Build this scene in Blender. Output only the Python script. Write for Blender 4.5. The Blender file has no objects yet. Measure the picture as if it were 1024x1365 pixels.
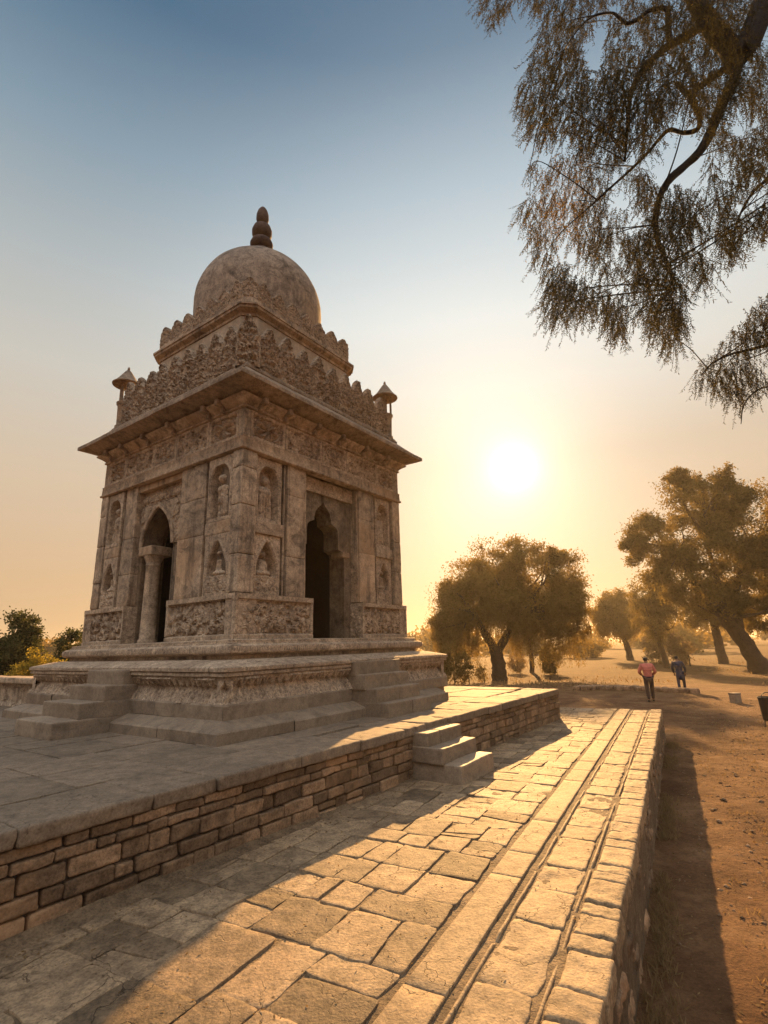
import bpy, bmesh, math, random
import numpy as np
from mathutils import Vector, Matrix
D = bpy.data
SC = bpy.context.scene
COL = SC.collection
rad = math.radians

# ------------------------------------------------------------------ camera
CAM_H = 2.4
PITCH, ROLL, FPX = rad(14.474), rad(-1.608), 688.6
F_ = np.array([0, math.cos(PITCH), math.sin(PITCH)])
up_ = np.array([0, -math.sin(PITCH), math.cos(PITCH)])
rt_ = np.array([1.0, 0, 0])
R_ = math.cos(ROLL) * rt_ + math.sin(ROLL) * up_
U_ = -math.sin(ROLL) * rt_ + math.cos(ROLL) * up_
cam = D.cameras.new('camera')
cam.sensor_fit = 'HORIZONTAL'
cam.sensor_width = 36.0
cam.lens = FPX / 1024 * 36.0
cam.clip_start = 0.05
cam.clip_end = 6000
camo = D.objects.new('camera', cam)
COL.objects.link(camo)
M = Matrix.Identity(4)
for i in range(3):
    M[i][0], M[i][1], M[i][2] = R_[i], U_[i], -F_[i]
M[2][3] = CAM_H
camo.matrix_world = M
SC.camera = camo
SC.render.resolution_x, SC.render.resolution_y = 768, 1024


def ray(x, y):
    return F_ + R_ * (x - 512) / FPX - U_ * (y - 682.5) / FPX


def at(x, y, Y):                      # the point seen at a photograph pixel, Y metres ahead
    d = ray(x, y)
    p = d * (Y / d[1])
    return np.array([p[0], p[1], p[2] + CAM_H])


# ------------------------------------------------------------------ light and sky
SUN_AZ, SUN_EL = rad(12.0), rad(18.2)


def direction(az, el):
    return np.array([math.sin(az) * math.cos(el), math.cos(az) * math.cos(el), math.sin(el)])


sdir = direction(SUN_AZ, SUN_EL)
gdir = direction(rad(15.0), rad(18.3))           # middle of the bright glow in the hazy sky
sun = D.lights.new('sun', 'SUN')
sun.energy = 4.2
sun.angle = rad(0.6)
sun.color = (1.0, 0.56, 0.20)
suno = D.objects.new('sun', sun)
COL.objects.link(suno)
suno.rotation_euler = Vector(-sdir).to_track_quat('-Z', 'Y').to_euler()
suno.location = (20, 60, 40)

SC.view_settings.view_transform = 'Standard'
SC.view_settings.look = 'None'
SC.view_settings.exposure = 1.66
SC.view_settings.gamma = 1.0
SC.cycles.use_denoising = True
SC.cycles.max_bounces = 8
SC.cycles.diffuse_bounces = 4
SC.cycles.volume_bounces = 1
SC.cycles.transparent_max_bounces = 8

W = D.worlds.new('World')
SC.world = W
W.use_nodes = True
nt = W.node_tree
nt.nodes.clear()


def nd(t, typ, **kw):
    n = t.nodes.new(typ)
    for k, v in kw.items():
        setattr(n, k, v)
    return n


def ramp(t, stops, interp='LINEAR'):
    n = t.nodes.new('ShaderNodeValToRGB')
    cr = n.color_ramp
    cr.interpolation = interp
    while len(cr.elements) < len(stops):
        cr.elements.new(0.5)
    for e, (p, c) in zip(cr.elements, stops):
        e.position = p
        e.color = (*c, 1) if len(c) == 3 else c
    return n


def mth(t, op, a, b=None, clamp=False):
    n = t.nodes.new('ShaderNodeMath')
    n.operation = op
    n.use_clamp = clamp
    for i, v in enumerate((a, b)):
        if v is None:
            continue
        if isinstance(v, (int, float)):
            n.inputs[i].default_value = v
        else:
            t.links.new(v, n.inputs[i])
    return n.outputs[0]


def mixc(t, mode, fac, a, b):
    n = t.nodes.new('ShaderNodeMix')
    n.data_type = 'RGBA'
    n.blend_type = mode
    n.clamp_result = False
    for s, v in ((n.inputs['Factor'], fac), (n.inputs[6], a), (n.inputs[7], b)):
        if isinstance(v, (int, float)):
            s.default_value = v
        elif isinstance(v, tuple):
            s.default_value = (*v, 1)
        else:
            t.links.new(v, s)
    return n.outputs[2]


tc = nd(nt, 'ShaderNodeTexCoord')
nrm = nd(nt, 'ShaderNodeVectorMath', operation='NORMALIZE')
nt.links.new(tc.outputs['Generated'], nrm.inputs[0])
dot = nd(nt, 'ShaderNodeVectorMath', operation='DOT_PRODUCT')
nt.links.new(nrm.outputs[0], dot.inputs[0])
dot.inputs[1].default_value = tuple(gdir)
ang = mth(nt, 'MULTIPLY', mth(nt, 'ARCCOSINE', mth(nt, 'MINIMUM', dot.outputs['Value'], 0.999999)), 180 / math.pi)
sepz = nd(nt, 'ShaderNodeSeparateXYZ')
nt.links.new(nrm.outputs[0], sepz.inputs[0])
elev = mth(nt, 'MULTIPLY', mth(nt, 'ARCSINE', sepz.outputs['Z']), 180 / math.pi)
ef = mth(nt, 'DIVIDE', elev, 90.0, True)
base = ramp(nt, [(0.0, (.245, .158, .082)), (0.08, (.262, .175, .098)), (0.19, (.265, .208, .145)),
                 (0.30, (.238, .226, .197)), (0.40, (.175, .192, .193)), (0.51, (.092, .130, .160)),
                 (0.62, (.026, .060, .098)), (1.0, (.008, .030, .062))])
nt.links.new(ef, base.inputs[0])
sky = nd(nt, 'ShaderNodeTexSky', sky_type='NISHITA', sun_disc=False)
sky.sun_elevation, sky.sun_rotation = SUN_EL, SUN_AZ
sky.air_density, sky.dust_density, sky.ozone_density = 1.0, 3.0, 1.5


def glow(amp, width, p=1.0):
    x = mth(nt, 'DIVIDE', ang, width)
    if p != 1.0:
        x = mth(nt, 'POWER', x, p)
    return mth(nt, 'MULTIPLY', mth(nt, 'EXPONENT', mth(nt, 'MULTIPLY', x, -1.0)), amp)


def tint(val, col):
    n = nd(nt, 'ShaderNodeVectorMath', operation='SCALE')
    n.inputs[0].default_value = col
    nt.links.new(val, n.inputs['Scale'])
    return n.outputs[0]


def addv(a, b):
    n = nd(nt, 'ShaderNodeVectorMath', operation='ADD')
    nt.links.new(a, n.inputs[0])
    nt.links.new(b, n.inputs[1])
    return n.outputs[0]


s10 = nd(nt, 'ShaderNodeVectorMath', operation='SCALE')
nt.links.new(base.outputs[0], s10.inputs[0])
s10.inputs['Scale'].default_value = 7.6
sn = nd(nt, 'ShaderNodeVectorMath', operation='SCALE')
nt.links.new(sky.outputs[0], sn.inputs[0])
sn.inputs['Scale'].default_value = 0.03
back = ramp(nt, [(0.0, (.075, .058, .045)), (0.18, (.12, .10, .082)), (0.38, (.24, .222, .205)), (0.6, (.46, .45, .44)), (0.8, (.62, .62, .63)), (1.0, (.30, .34, .38))])  # unseen sky behind the camera, brightened as added fill for shaded faces
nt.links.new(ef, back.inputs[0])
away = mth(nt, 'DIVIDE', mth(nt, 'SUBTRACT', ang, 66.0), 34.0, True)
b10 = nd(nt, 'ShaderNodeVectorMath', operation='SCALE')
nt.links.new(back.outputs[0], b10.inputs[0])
anti = mth(nt, 'DIVIDE', mth(nt, 'SUBTRACT', ang, 100.0), 50.0, True)          # the added fill falls off opposite the sun
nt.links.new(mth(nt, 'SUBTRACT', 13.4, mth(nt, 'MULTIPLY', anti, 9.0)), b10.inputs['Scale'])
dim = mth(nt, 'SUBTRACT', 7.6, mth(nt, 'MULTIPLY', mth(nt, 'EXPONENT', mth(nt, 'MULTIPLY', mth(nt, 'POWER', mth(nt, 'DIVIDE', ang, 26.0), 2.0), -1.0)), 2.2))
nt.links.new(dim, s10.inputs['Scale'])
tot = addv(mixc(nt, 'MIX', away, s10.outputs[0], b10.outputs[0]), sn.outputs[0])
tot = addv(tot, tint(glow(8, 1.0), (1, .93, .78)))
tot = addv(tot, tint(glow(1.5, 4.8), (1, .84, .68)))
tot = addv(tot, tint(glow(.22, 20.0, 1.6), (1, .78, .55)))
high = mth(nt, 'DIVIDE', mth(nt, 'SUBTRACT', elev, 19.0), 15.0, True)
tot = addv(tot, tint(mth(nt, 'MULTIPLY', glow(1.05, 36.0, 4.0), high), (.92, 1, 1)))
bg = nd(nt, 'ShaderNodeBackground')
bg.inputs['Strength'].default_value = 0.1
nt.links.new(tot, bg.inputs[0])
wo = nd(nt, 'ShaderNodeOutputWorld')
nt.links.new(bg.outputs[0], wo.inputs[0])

# ------------------------------------------------------------------ helpers
RNG = np.random.default_rng(7)
random.seed(7)


def _hash(ix, iy, iz, s):
    n = (ix * 374761393 + iy * 668265263 + iz * 2147483647 % 1000003 * 1274126177 + s * 974634737) & 0xffffffff
    n = ((n ^ (n >> 13)) * 1274126177) & 0xffffffff
    n = ((n ^ (n >> 16)) * 2246822519) & 0xffffffff
    return ((n ^ (n >> 15)) & 0xffff) / 65535.0


def vnoise(P, s=0):                  # value noise in -1..1
    P = np.asarray(P, float)
    i = np.floor(P).astype(np.int64)
    f = P - i
    f = f * f * (3 - 2 * f)
    r = 0
    for dx in (0, 1):
        wx = f[..., 0] if dx else 1 - f[..., 0]
        for dy in (0, 1):
            wy = f[..., 1] if dy else 1 - f[..., 1]
            for dz in (0, 1):
                wz = f[..., 2] if dz else 1 - f[..., 2]
                r = r + wx * wy * wz * _hash(i[..., 0] + dx, i[..., 1] + dy, i[..., 2] + dz, s)
    return r * 2 - 1


def fbm(P, o=3, s=0):
    a, t, r = 1.0, 0.0, 0
    P = np.asarray(P, float)
    for k in range(o):
        r = r + a * vnoise(P * 2 ** k + 17.3 * k, s + k)
        t += a
        a *= .5
    return r / t


class Acc:                            # collects vertices and faces for ONE mesh object
    def __init__(s):
        s.v, s.q, s.t, s.tone, s.n = [], [], [], [], 0

    def add(s, v, quads=None, tris=None, tone=0.5):
        v = np.asarray(v, float).reshape(-1, 3)
        if quads is not None and len(quads):
            s.q.append(np.asarray(quads).reshape(-1, 4) + s.n)
        if tris is not None and len(tris):
            s.t.append(np.asarray(tris).reshape(-1, 3) + s.n)
        s.v.append(v)
        s.tone.append(np.broadcast_to(np.asarray(tone, float), (len(v),)))
        s.n += len(v)

    def grid(s, P, tone=0.5, closed=False):
        a, b = P.shape[:2]
        i = np.arange(a - 1)[:, None]
        j = np.arange(b if closed else b - 1)[None, :]
        j2 = (j + 1) % b
        q = np.stack([i * b + j, i * b + j2, (i + 1) * b + j2, (i + 1) * b + j], -1).reshape(-1, 4)
        s.add(P.reshape(-1, 3), q, None, tone)

    def build(s, name, mat, parent=None, smooth=35):
        V = np.concatenate(s.v)
        Q = np.concatenate(s.q) if s.q else np.zeros((0, 4), int)
        T = np.concatenate(s.t) if s.t else np.zeros((0, 3), int)
        me = D.meshes.new(name)
        me.vertices.add(len(V))
        me.vertices.foreach_set('co', V.astype(np.float32).ravel())
        nl = Q.size + T.size
        me.loops.add(nl)
        me.loops.foreach_set('vertex_index', np.concatenate([Q.ravel(), T.ravel()]).astype(np.int32))
        me.polygons.add(len(Q) + len(T))
        st = np.concatenate([np.arange(len(Q)) * 4, Q.size + np.arange(len(T)) * 3]).astype(np.int32)
        me.polygons.foreach_set('loop_start', st)
        me.update(calc_edges=True)
        me.validate()
        at_ = me.attributes.new('tone', 'FLOAT', 'POINT')
        at_.data.foreach_set('value', np.concatenate(s.tone).astype(np.float32))
        if smooth:
            me.polygons.foreach_set('use_smooth', np.ones(len(me.polygons), bool))
            if smooth < 180:
                me.set_sharp_from_angle(angle=rad(smooth))
        return link(name, me, mat, parent)


def link(name, me, mat=None, parent=None):
    if mat is not None and not me.materials:
        me.materials.append(mat)
    o = D.objects.new(name, me)
    COL.objects.link(o)
    if parent is not None:
        o.parent = parent
    return o


def empty(name, loc, rz=0.0):
    o = D.objects.new(name, None)
    COL.objects.link(o)
    o.location = loc
    o.rotation_euler = (0, 0, rz)
    o.empty_display_size = 0.3
    return o


def tag(o, label, cat, group=None, kind=None):
    o['label'] = label
    o['category'] = cat
    if group:
        o['group'] = group
    if kind:
        o['kind'] = kind
    return o


def struct(o, kind='structure'):
    o['kind'] = kind
    return o


def bm_mesh(bm, name, mat, parent=None, smooth=35):
    me = D.meshes.new(name)
    bm.to_mesh(me)
    bm.free()
    if smooth:
        me.polygons.foreach_set('use_smooth', np.ones(len(me.polygons), bool))
        me.set_sharp_from_angle(angle=rad(smooth))
    return link(name, me, mat, parent)


def pillow(acc, O, Ux, Vx, Nx, quad, gap=.02, th=.06, bev=.012, n=6, wob=.006, bump=.004, rr=.02, seed=0, tone=.5, lift=0.0, tilt=(0, 0), freq=5.0):
    """one worn slab or stone face, its outline given by four 2-D corners in the frame O, Ux, Vx; top along Nx"""
    q = np.asarray(quad, float)
    Lx = .5 * (np.linalg.norm(q[1] - q[0]) + np.linalg.norm(q[2] - q[3]))
    Ly = .5 * (np.linalg.norm(q[3] - q[0]) + np.linalg.norm(q[2] - q[1]))
    out = []
    for L in (Lx, Ly):
        e = min(.3, bev / L)
        s = np.concatenate([[0, 0, e * .3, e], np.linspace(e, 1 - e, n)[1:-1], [1 - e, 1 - e * .3, 1, 1]])
        h = np.concatenate([[-th, -bev, -bev * .32, 0], np.zeros(n - 2), [0, -bev * .32, -bev, -th]])
        out.append((s, h))
    sx, hx = out[0]
    sy, hy = out[1]
    X, Y = np.meshgrid((sx - .5) * max(.02, Lx - gap), (sy - .5) * max(.02, Ly - gap), indexing='ij')
    HX, HY = np.meshgrid(hx, hy, indexing='ij')
    H = -np.minimum(np.hypot(HX, HY), th)
    r = min(rr, .35 * min(Lx, Ly))
    cx = np.clip(X, -(Lx - gap) / 2 + r, (Lx - gap) / 2 - r)
    cy = np.clip(Y, -(Ly - gap) / 2 + r, (Ly - gap) / 2 - r)
    dx, dy = X - cx, Y - cy
    nn = np.hypot(dx, dy)
    mx = np.maximum(abs(dx), abs(dy))
    k = np.where(nn > 1e-9, mx / np.maximum(nn, 1e-9), 1)
    X, Y = cx + dx * k, cy + dy * k
    a, b = X / Lx + .5, Y / Ly + .5
    A = (q[0] * ((1 - a) * (1 - b))[..., None] + q[1] * (a * (1 - b))[..., None] + q[2] * (a * b)[..., None] + q[3] * ((1 - a) * b)[..., None])
    P3 = np.stack([A[..., 0], A[..., 1], np.full(a.shape, seed * 1.37)], -1)
    A = A + wob * np.stack([fbm(P3 * freq * 1.6, 3, 11), fbm(P3 * freq * 1.6, 3, 23)], -1)
    C = H + lift + (a - .5) * tilt[0] + (b - .5) * tilt[1] + np.where(H > -bev * 1.01, 1, 0) * bump * (fbm(P3 * freq, 3, 5) + .5 * fbm(P3 * freq * 4, 2, 9))
    P = O + A[..., 0, None] * Ux + A[..., 1, None] * Vx + C[..., None] * Nx
    acc.grid(P, tone)


def rbox(acc, O, Ux, Vx, Nx, dims, bev=.02, n=6, rough=.006, seed=0, tone=.5, freq=4.0, skew=0.0):
    """rounded, rough stone block centred on O with half sizes dims along Ux, Vx, Nx"""
    h = np.asarray(dims, float)
    b = min(bev, .45 * h.min())

    def samp(L, m):
        return np.concatenate([[-L, -L + b * .3, -L + b], np.linspace(-L + b, L - b, m)[1:-1], [L - b, L - b * .3, L]])
    axes = [samp(h[i], max(3, min(16, int(n * max(1, h[i] / h.min() * .5))))) for i in range(3)]
    for ax in range(3):
        i, j = [k for k in range(3) if k != ax]
        A, B = np.meshgrid(axes[i], axes[j], indexing='ij')
        for sg in (-1, 1):
            p = np.zeros(A.shape + (3,))
            p[..., i], p[..., j], p[..., ax] = A, B, sg * h[ax]
            c = np.clip(p, -(h - b), h - b)
            d = p - c
            L = np.linalg.norm(d, axis=-1, keepdims=True)
            nrm_ = d / np.maximum(L, 1e-9)
            p = c + nrm_ * b
            ns = p * freq + seed * 3.17
            p = p + nrm_ * (rough * (fbm(ns, 3, 3) + .6 * fbm(ns * 5, 2, 8)))[..., None]
            if skew:
                p = p + skew * np.stack([vnoise(ns * .4, 31), vnoise(ns * .4, 37), vnoise(ns * .4, 41)], -1)
            Pw = O + p[..., 0, None] * Ux + p[..., 1, None] * Vx + p[..., 2, None] * Nx
            acc.grid(Pw if sg > 0 else Pw[::-1], tone)


def box(acc, lo, hi, tone=.5):
    lo, hi = np.minimum(lo, hi), np.maximum(lo, hi)
    v = [(x, y, z) for x in (lo[0], hi[0]) for y in (lo[1], hi[1]) for z in (lo[2], hi[2])]
    acc.add(v, [(0, 1, 3, 2), (4, 6, 7, 5), (0, 4, 5, 1), (2, 3, 7, 6), (0, 2, 6, 4), (1, 5, 7, 3)], None, tone)


def lathe(acc, prof, c=(0, 0, 0), n=32, noise=0.0, tone=.5, seed=0):
    a = np.linspace(0, 2 * math.pi, n, endpoint=False)
    r = np.array([p[0] for p in prof])[:, None]
    z = np.array([p[1] for p in prof])[:, None]
    P = np.stack([r * np.cos(a), r * np.sin(a), z + 0 * a], -1)
    if noise:
        P = P * (1 + noise * fbm(P * 3 + seed, 3, seed))[..., None] if False else P + (noise * fbm(P * 2.2 + seed, 3, seed))[..., None] * np.stack([np.cos(a) + 0 * r, np.sin(a) + 0 * r, 0 * a + 0 * r], -1)
    acc.grid(P + np.asarray(c), tone, closed=True)


def tube(acc, pts, radii, n=8, tone=.5, rough=0.0):
    P = np.asarray(pts, float)
    m = len(P)
    T = np.gradient(P, axis=0)
    T /= np.linalg.norm(T, axis=1, keepdims=True) + 1e-9
    ref = np.array([.31, .83, .12]) if abs(T[0][2]) > .8 else np.array([0, 0, 1.0])
    A = np.cross(T, ref)
    A /= np.linalg.norm(A, axis=1, keepdims=True) + 1e-9
    B = np.cross(T, A)
    a = np.linspace(0, 2 * math.pi, n, endpoint=False)
    r = np.broadcast_to(np.asarray(radii, float), (m,))[:, None, None]
    G = P[:, None, :] + r * (np.cos(a)[None, :, None] * A[:, None, :] + np.sin(a)[None, :, None] * B[:, None, :])
    if rough:
        G = G + (rough * r[..., 0] * fbm(G * 4, 3, 2))[..., None] * (G - P[:, None, :]) / r
    acc.grid(G, tone, closed=True)
    for end in (0, m - 1):
        acc.add(np.vstack([G[end], P[end]]), None, [(i, (i + 1) % n, n) for i in range(n)], tone)


def spline(pts, k=6):                # Catmull-Rom through the given points
    P = np.asarray(pts, float)
    P = np.vstack([2 * P[0] - P[1], P, 2 * P[-1] - P[-2]])
    t = np.linspace(0, 1, k, endpoint=False)[:, None]
    out = []
    for i in range(1, len(P) - 2):
        a, b, c, d = P[i - 1], P[i], P[i + 1], P[i + 2]
        out.append(.5 * (2 * b + (c - a) * t + (2 * a - 5 * b + 4 * c - d) * t ** 2 + (3 * b - a - 3 * c + d) * t ** 3))
    out.append(P[-2][None])
    return np.vstack(out)


def leaves(acc, P, size, dirs=None, aspect=.4, tone=.5, jitter=.35, rng=RNG):
    """one small pointed leaf face (a rhombus) per point"""
    n = len(P)
    if dirs is None:
        d = rng.normal(size=(n, 3))
    else:
        d = dirs + rng.normal(size=(n, 3)) * jitter
    d /= np.linalg.norm(d, axis=1, keepdims=True) + 1e-9
    o = np.cross(d, rng.normal(size=(n, 3)))
    o /= np.linalg.norm(o, axis=1, keepdims=True) + 1e-9
    s = np.broadcast_to(np.asarray(size, float), (n,)) * rng.uniform(.7, 1.3, n)
    L, Wd = (d * s[:, None]), (o * (s * aspect * .5)[:, None])
    V = np.stack([P, P + L * .45 + Wd, P + L, P + L * .45 - Wd], 1)
    tn = np.repeat(np.broadcast_to(np.asarray(tone, float), (n,)), 4)
    acc.add(V.reshape(-1, 3), np.arange(4 * n).reshape(-1, 4), None, tn)


# ------------------------------------------------------------------ materials
def mat_stone(name, c0, c1, dark=(.05, .035, .025), stain=.5, bump=.6, scale=1.0, tone_amt=.5, rough=.85, streak=.0, pits=.4, warm=None, dist=.012, speck=0.0, contrast=1.0, spec=.25, cracks=0.0):
    m = D.materials.new(name)
    m.use_nodes = True
    t = m.node_tree
    bs = t.nodes['Principled BSDF']
    bs.inputs['Roughness'].default_value = rough
    bs.inputs['Specular IOR Level'].default_value = spec
    tc = nd(t, 'ShaderNodeTexCoord')
    oi = nd(t, 'ShaderNodeObjectInfo')
    va = nd(t, 'ShaderNodeVectorMath', operation='ADD')
    t.links.new(tc.outputs['Object'], va.inputs[0])
    sc_ = nd(t, 'ShaderNodeVectorMath', operation='SCALE')
    sc_.inputs[0].default_value = (31, 17, 23)
    t.links.new(oi.outputs['Random'], sc_.inputs['Scale'])
    t.links.new(sc_.outputs[0], va.inputs[1])
    v = va.outputs[0]

    def noise(s, det=6, rgh=.6, vec=None, dis=0.0):
        n = nd(t, 'ShaderNodeTexNoise')
        n.inputs['Scale'].default_value = s * scale
        n.inputs['Detail'].default_value = det
        n.inputs['Roughness'].default_value = rgh
        n.inputs['Distortion'].default_value = dis
        t.links.new(vec or v, n.inputs['Vector'])
        return n.outputs['Fac']
    n1, n2, n3 = noise(1.3, 8, .65, dis=.6), noise(9, 8, .7), noise(55, 4, .6)
    r1 = ramp(t, [(.32, c0), (.68, c1)])
    t.links.new(n1, r1.inputs[0])
    col = r1.outputs[0]
    r2 = ramp(t, [(.3, (.42, .40, .38)), (.5, (.95, .95, .95)), (.7, (1.35, 1.30, 1.22))])
    t.links.new(n2, r2.inputs[0])
    col = mixc(t, 'MULTIPLY', .9 * contrast, col, r2.outputs[0])
    r3 = ramp(t, [(.32, (.45, .43, .41)), (.52, (1, 1, 1)), (.75, (1.4, 1.36, 1.3))])
    t.links.new(n3, r3.inputs[0])
    col = mixc(t, 'MULTIPLY', .75 * contrast, col, r3.outputs[0])
    if warm:
        nw = noise(.8, 5, .55)
        rw = ramp(t, [(.5, (0, 0, 0)), (.68, (1, 1, 1))])
        t.links.new(nw, rw.inputs[0])
        col = mixc(t, 'MIX', mth(t, 'MULTIPLY', rw.outputs[0], .55), col, warm)
    if stain:
        ns = noise(2.4, 9, .72, dis=1.2)
        rs = ramp(t, [(.5, (0, 0, 0)), (.66, (1, 1, 1))])
        t.links.new(ns, rs.inputs[0])
        col = mixc(t, 'MIX', mth(t, 'MULTIPLY', rs.outputs[0], stain), col, dark)
    crk = None
    if cracks:                                          # fine wandering cracks, broken up
        dv = nd(t, 'ShaderNodeVectorMath', operation='ADD')
        nz = nd(t, 'ShaderNodeTexNoise')
        nz.inputs['Scale'].default_value = 5
        nz.inputs['Detail'].default_value = 5
        t.links.new(v, nz.inputs['Vector'])
        sc2 = nd(t, 'ShaderNodeVectorMath', operation='SCALE')
        t.links.new(nz.outputs['Color'], sc2.inputs[0])
        sc2.inputs['Scale'].default_value = .35
        t.links.new(v, dv.inputs[0])
        t.links.new(sc2.outputs[0], dv.inputs[1])
        vc = nd(t, 'ShaderNodeTexVoronoi', feature='DISTANCE_TO_EDGE')
        vc.inputs['Scale'].default_value = 2.1
        t.links.new(dv.outputs[0], vc.inputs['Vector'])
        line = mth(t, 'SUBTRACT', 1.0, mth(t, 'DIVIDE', vc.outputs['Distance'], .009), True)
        rm = ramp(t, [(.48, (0, 0, 0)), (.56, (1, 1, 1))])
        t.links.new(noise(1.7, 4, .6), rm.inputs[0])
        crk = mth(t, 'MULTIPLY', line, rm.outputs[0])
        col = mixc(t, 'MIX', mth(t, 'MULTIPLY', crk, cracks), col, (.05, .032, .02))
    if speck:                                           # random dark patches painted in so the carving looks more deeply shadowed
        nk = noise(17, 4, .75, dis=.8)
        rk = ramp(t, [(.50, (0, 0, 0)), (.60, (1, 1, 1))])
        t.links.new(nk, rk.inputs[0])
        col = mixc(t, 'MIX', mth(t, 'MULTIPLY', rk.outputs[0], speck), col, (.07, .045, .03))
    if streak:
        mp = nd(t, 'ShaderNodeMapping')
        mp.inputs['Scale'].default_value = (6, 6, .55)
        t.links.new(v, mp.inputs['Vector'])
        nk = noise(1.0, 6, .65, mp.outputs[0])
        rk = ramp(t, [(.52, (0, 0, 0)), (.7, (1, 1, 1))])
        t.links.new(nk, rk.inputs[0])
        col = mixc(t, 'MIX', mth(t, 'MULTIPLY', rk.outputs[0], streak), col, dark)
    if tone_amt:
        at_ = nd(t, 'ShaderNodeAttribute', attribute_name='tone')
        k = mth(t, 'ADD', mth(t, 'MULTIPLY', at_.outputs['Fac'], 2 * tone_amt), 1 - tone_amt)
        cb = nd(t, 'ShaderNodeCombineXYZ')
        for i in range(3):
            t.links.new(k, cb.inputs[i])
        col = mixc(t, 'MULTIPLY', 1.0, col, cb.outputs[0])
    t.links.new(col, bs.inputs['Base Color'])
    vo = nd(t, 'ShaderNodeTexVoronoi')
    vo.inputs['Scale'].default_value = 26 * scale
    t.links.new(v, vo.inputs['Vector'])
    hb = mth(t, 'ADD', mth(t, 'MULTIPLY', n2, 1.0), mth(t, 'MULTIPLY', n3, .35))
    hb = mth(t, 'ADD', hb, mth(t, 'MULTIPLY', mth(t, 'MINIMUM', vo.outputs['Distance'], .35), pits))
    if crk is not None:
        hb = mth(t, 'SUBTRACT', hb, mth(t, 'MULTIPLY', crk, .9))
    bp = nd(t, 'ShaderNodeBump')
    bp.inputs['Strength'].default_value = bump
    bp.inputs['Distance'].default_value = dist
    t.links.new(hb, bp.inputs['Height'])
    t.links.new(bp.outputs[0], bs.inputs['Normal'])
    return m


def mat_leaf(name, c0, c1, trans=(.2, .12, .03), tr=.45, mid=None):
    m = D.materials.new(name)
    m.use_nodes = True
    t = m.node_tree
    t.nodes.clear()
    at_ = nd(t, 'ShaderNodeAttribute', attribute_name='tone')
    r = ramp(t, [(0, c0), (.5, mid), (1, c1)] if mid else [(0, c0), (1, c1)])
    t.links.new(at_.outputs['Fac'], r.inputs[0])
    df = nd(t, 'ShaderNodeBsdfDiffuse')
    t.links.new(r.outputs[0], df.inputs[0])
    ts = nd(t, 'ShaderNodeBsdfTranslucent')
    t.links.new(mixc(t, 'MIX', .5, r.outputs[0], trans), ts.inputs[0])
    mx = nd(t, 'ShaderNodeMixShader')
    mx.inputs[0].default_value = tr
    t.links.new(df.outputs[0], mx.inputs[1])
    t.links.new(ts.outputs[0], mx.inputs[2])
    o = nd(t, 'ShaderNodeOutputMaterial')
    t.links.new(mx.outputs[0], o.inputs[0])
    return m


def mat_plain(name, col, rough=.7, noise=.25, scale=12, bump=.2):
    m = D.materials.new(name)
    m.use_nodes = True
    t = m.node_tree
    bs = t.nodes['Principled BSDF']
    bs.inputs['Roughness'].default_value = rough
    tc = nd(t, 'ShaderNodeTexCoord')
    n = nd(t, 'ShaderNodeTexNoise')
    n.inputs['Scale'].default_value = scale
    n.inputs['Detail'].default_value = 5
    t.links.new(tc.outputs['Object'], n.inputs['Vector'])
    r = ramp(t, [(.3, tuple(c * (1 - noise) for c in col)), (.7, tuple(c * (1 + noise) for c in col))])
    t.links.new(n.outputs['Fac'], r.inputs[0])
    t.links.new(r.outputs[0], bs.inputs['Base Color'])
    bp = nd(t, 'ShaderNodeBump')
    bp.inputs['Strength'].default_value = bump
    bp.inputs['Distance'].default_value = .01
    t.links.new(n.outputs['Fac'], bp.inputs['Height'])
    t.links.new(bp.outputs[0], bs.inputs['Normal'])
    return m


M_TEMPLE = mat_stone('temple_stone', (0.307, 0.228, 0.164), (0.572, 0.445, 0.323), dark=(.06, .045, .036), stain=.7, streak=.75, bump=.8, warm=(.42, .26, .14))
M_CARVE = mat_stone('carved_stone', (0.360, 0.270, 0.196), (0.636, 0.498, 0.366), dark=(.06, .042, .032), stain=.55, streak=.3, bump=.9, scale=1.6, speck=.5)
M_SHADE = mat_stone('shade_stone', (.018, .015, .013), (.04, .032, .026), stain=.2, bump=.4, tone_amt=0)  # near-black colour, painted-in shade for the room behind the doorways
M_FRET = mat_stone('fretted_stone', (.34, .25, .175), (.56, .43, .31), stain=.3, bump=1.0, scale=1.6, speck=.85, dist=.02)
M_DOME = mat_stone('dome_plaster', (.24, .185, .145), (.44, .35, .27), dark=(.045, .035, .03), stain=.75, streak=.35, bump=.6, warm=(.34, .24, .15))
M_EAVE = mat_stone('eave_stone', (.24, .18, .13), (.40, .30, .215), stain=.6, bump=.8)
M_FINIAL = mat_stone('finial_stone', (.07, .045, .04), (.12, .075, .06), stain=.3, bump=.5)
M_SLAB = mat_stone('paving_slab', (0.189, 0.129, 0.079), (0.344, 0.249, 0.155), stain=.5, bump=.9, tone_amt=.55, rough=.76, pits=.3, dist=.014, cracks=.55)
M_KERB = mat_stone('kerb_slab', (0.234, 0.162, 0.095), (0.342, 0.245, 0.149), stain=.4, bump=.8, tone_amt=.35, rough=.76, dark=(.10, .055, .03), cracks=.55)
M_TERR = mat_stone('terrace_slab', (0.175, 0.133, 0.097), (0.251, 0.192, 0.137), stain=.3, bump=.4, tone_amt=.3, rough=.82, pits=.2, contrast=.75, cracks=.75, spec=.25)
M_WALL = mat_stone('rubble_wall_stone', (0.164, 0.102, 0.061), (0.295, 0.197, 0.123), stain=.55, bump=.9, tone_amt=.55, warm=(.40, .23, .12))
M_STEP = mat_stone('step_stone', (0.202, 0.151, 0.109), (0.302, 0.235, 0.168), stain=.35, bump=.45, tone_amt=.3, contrast=.55, rough=.7, spec=.35)
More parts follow.
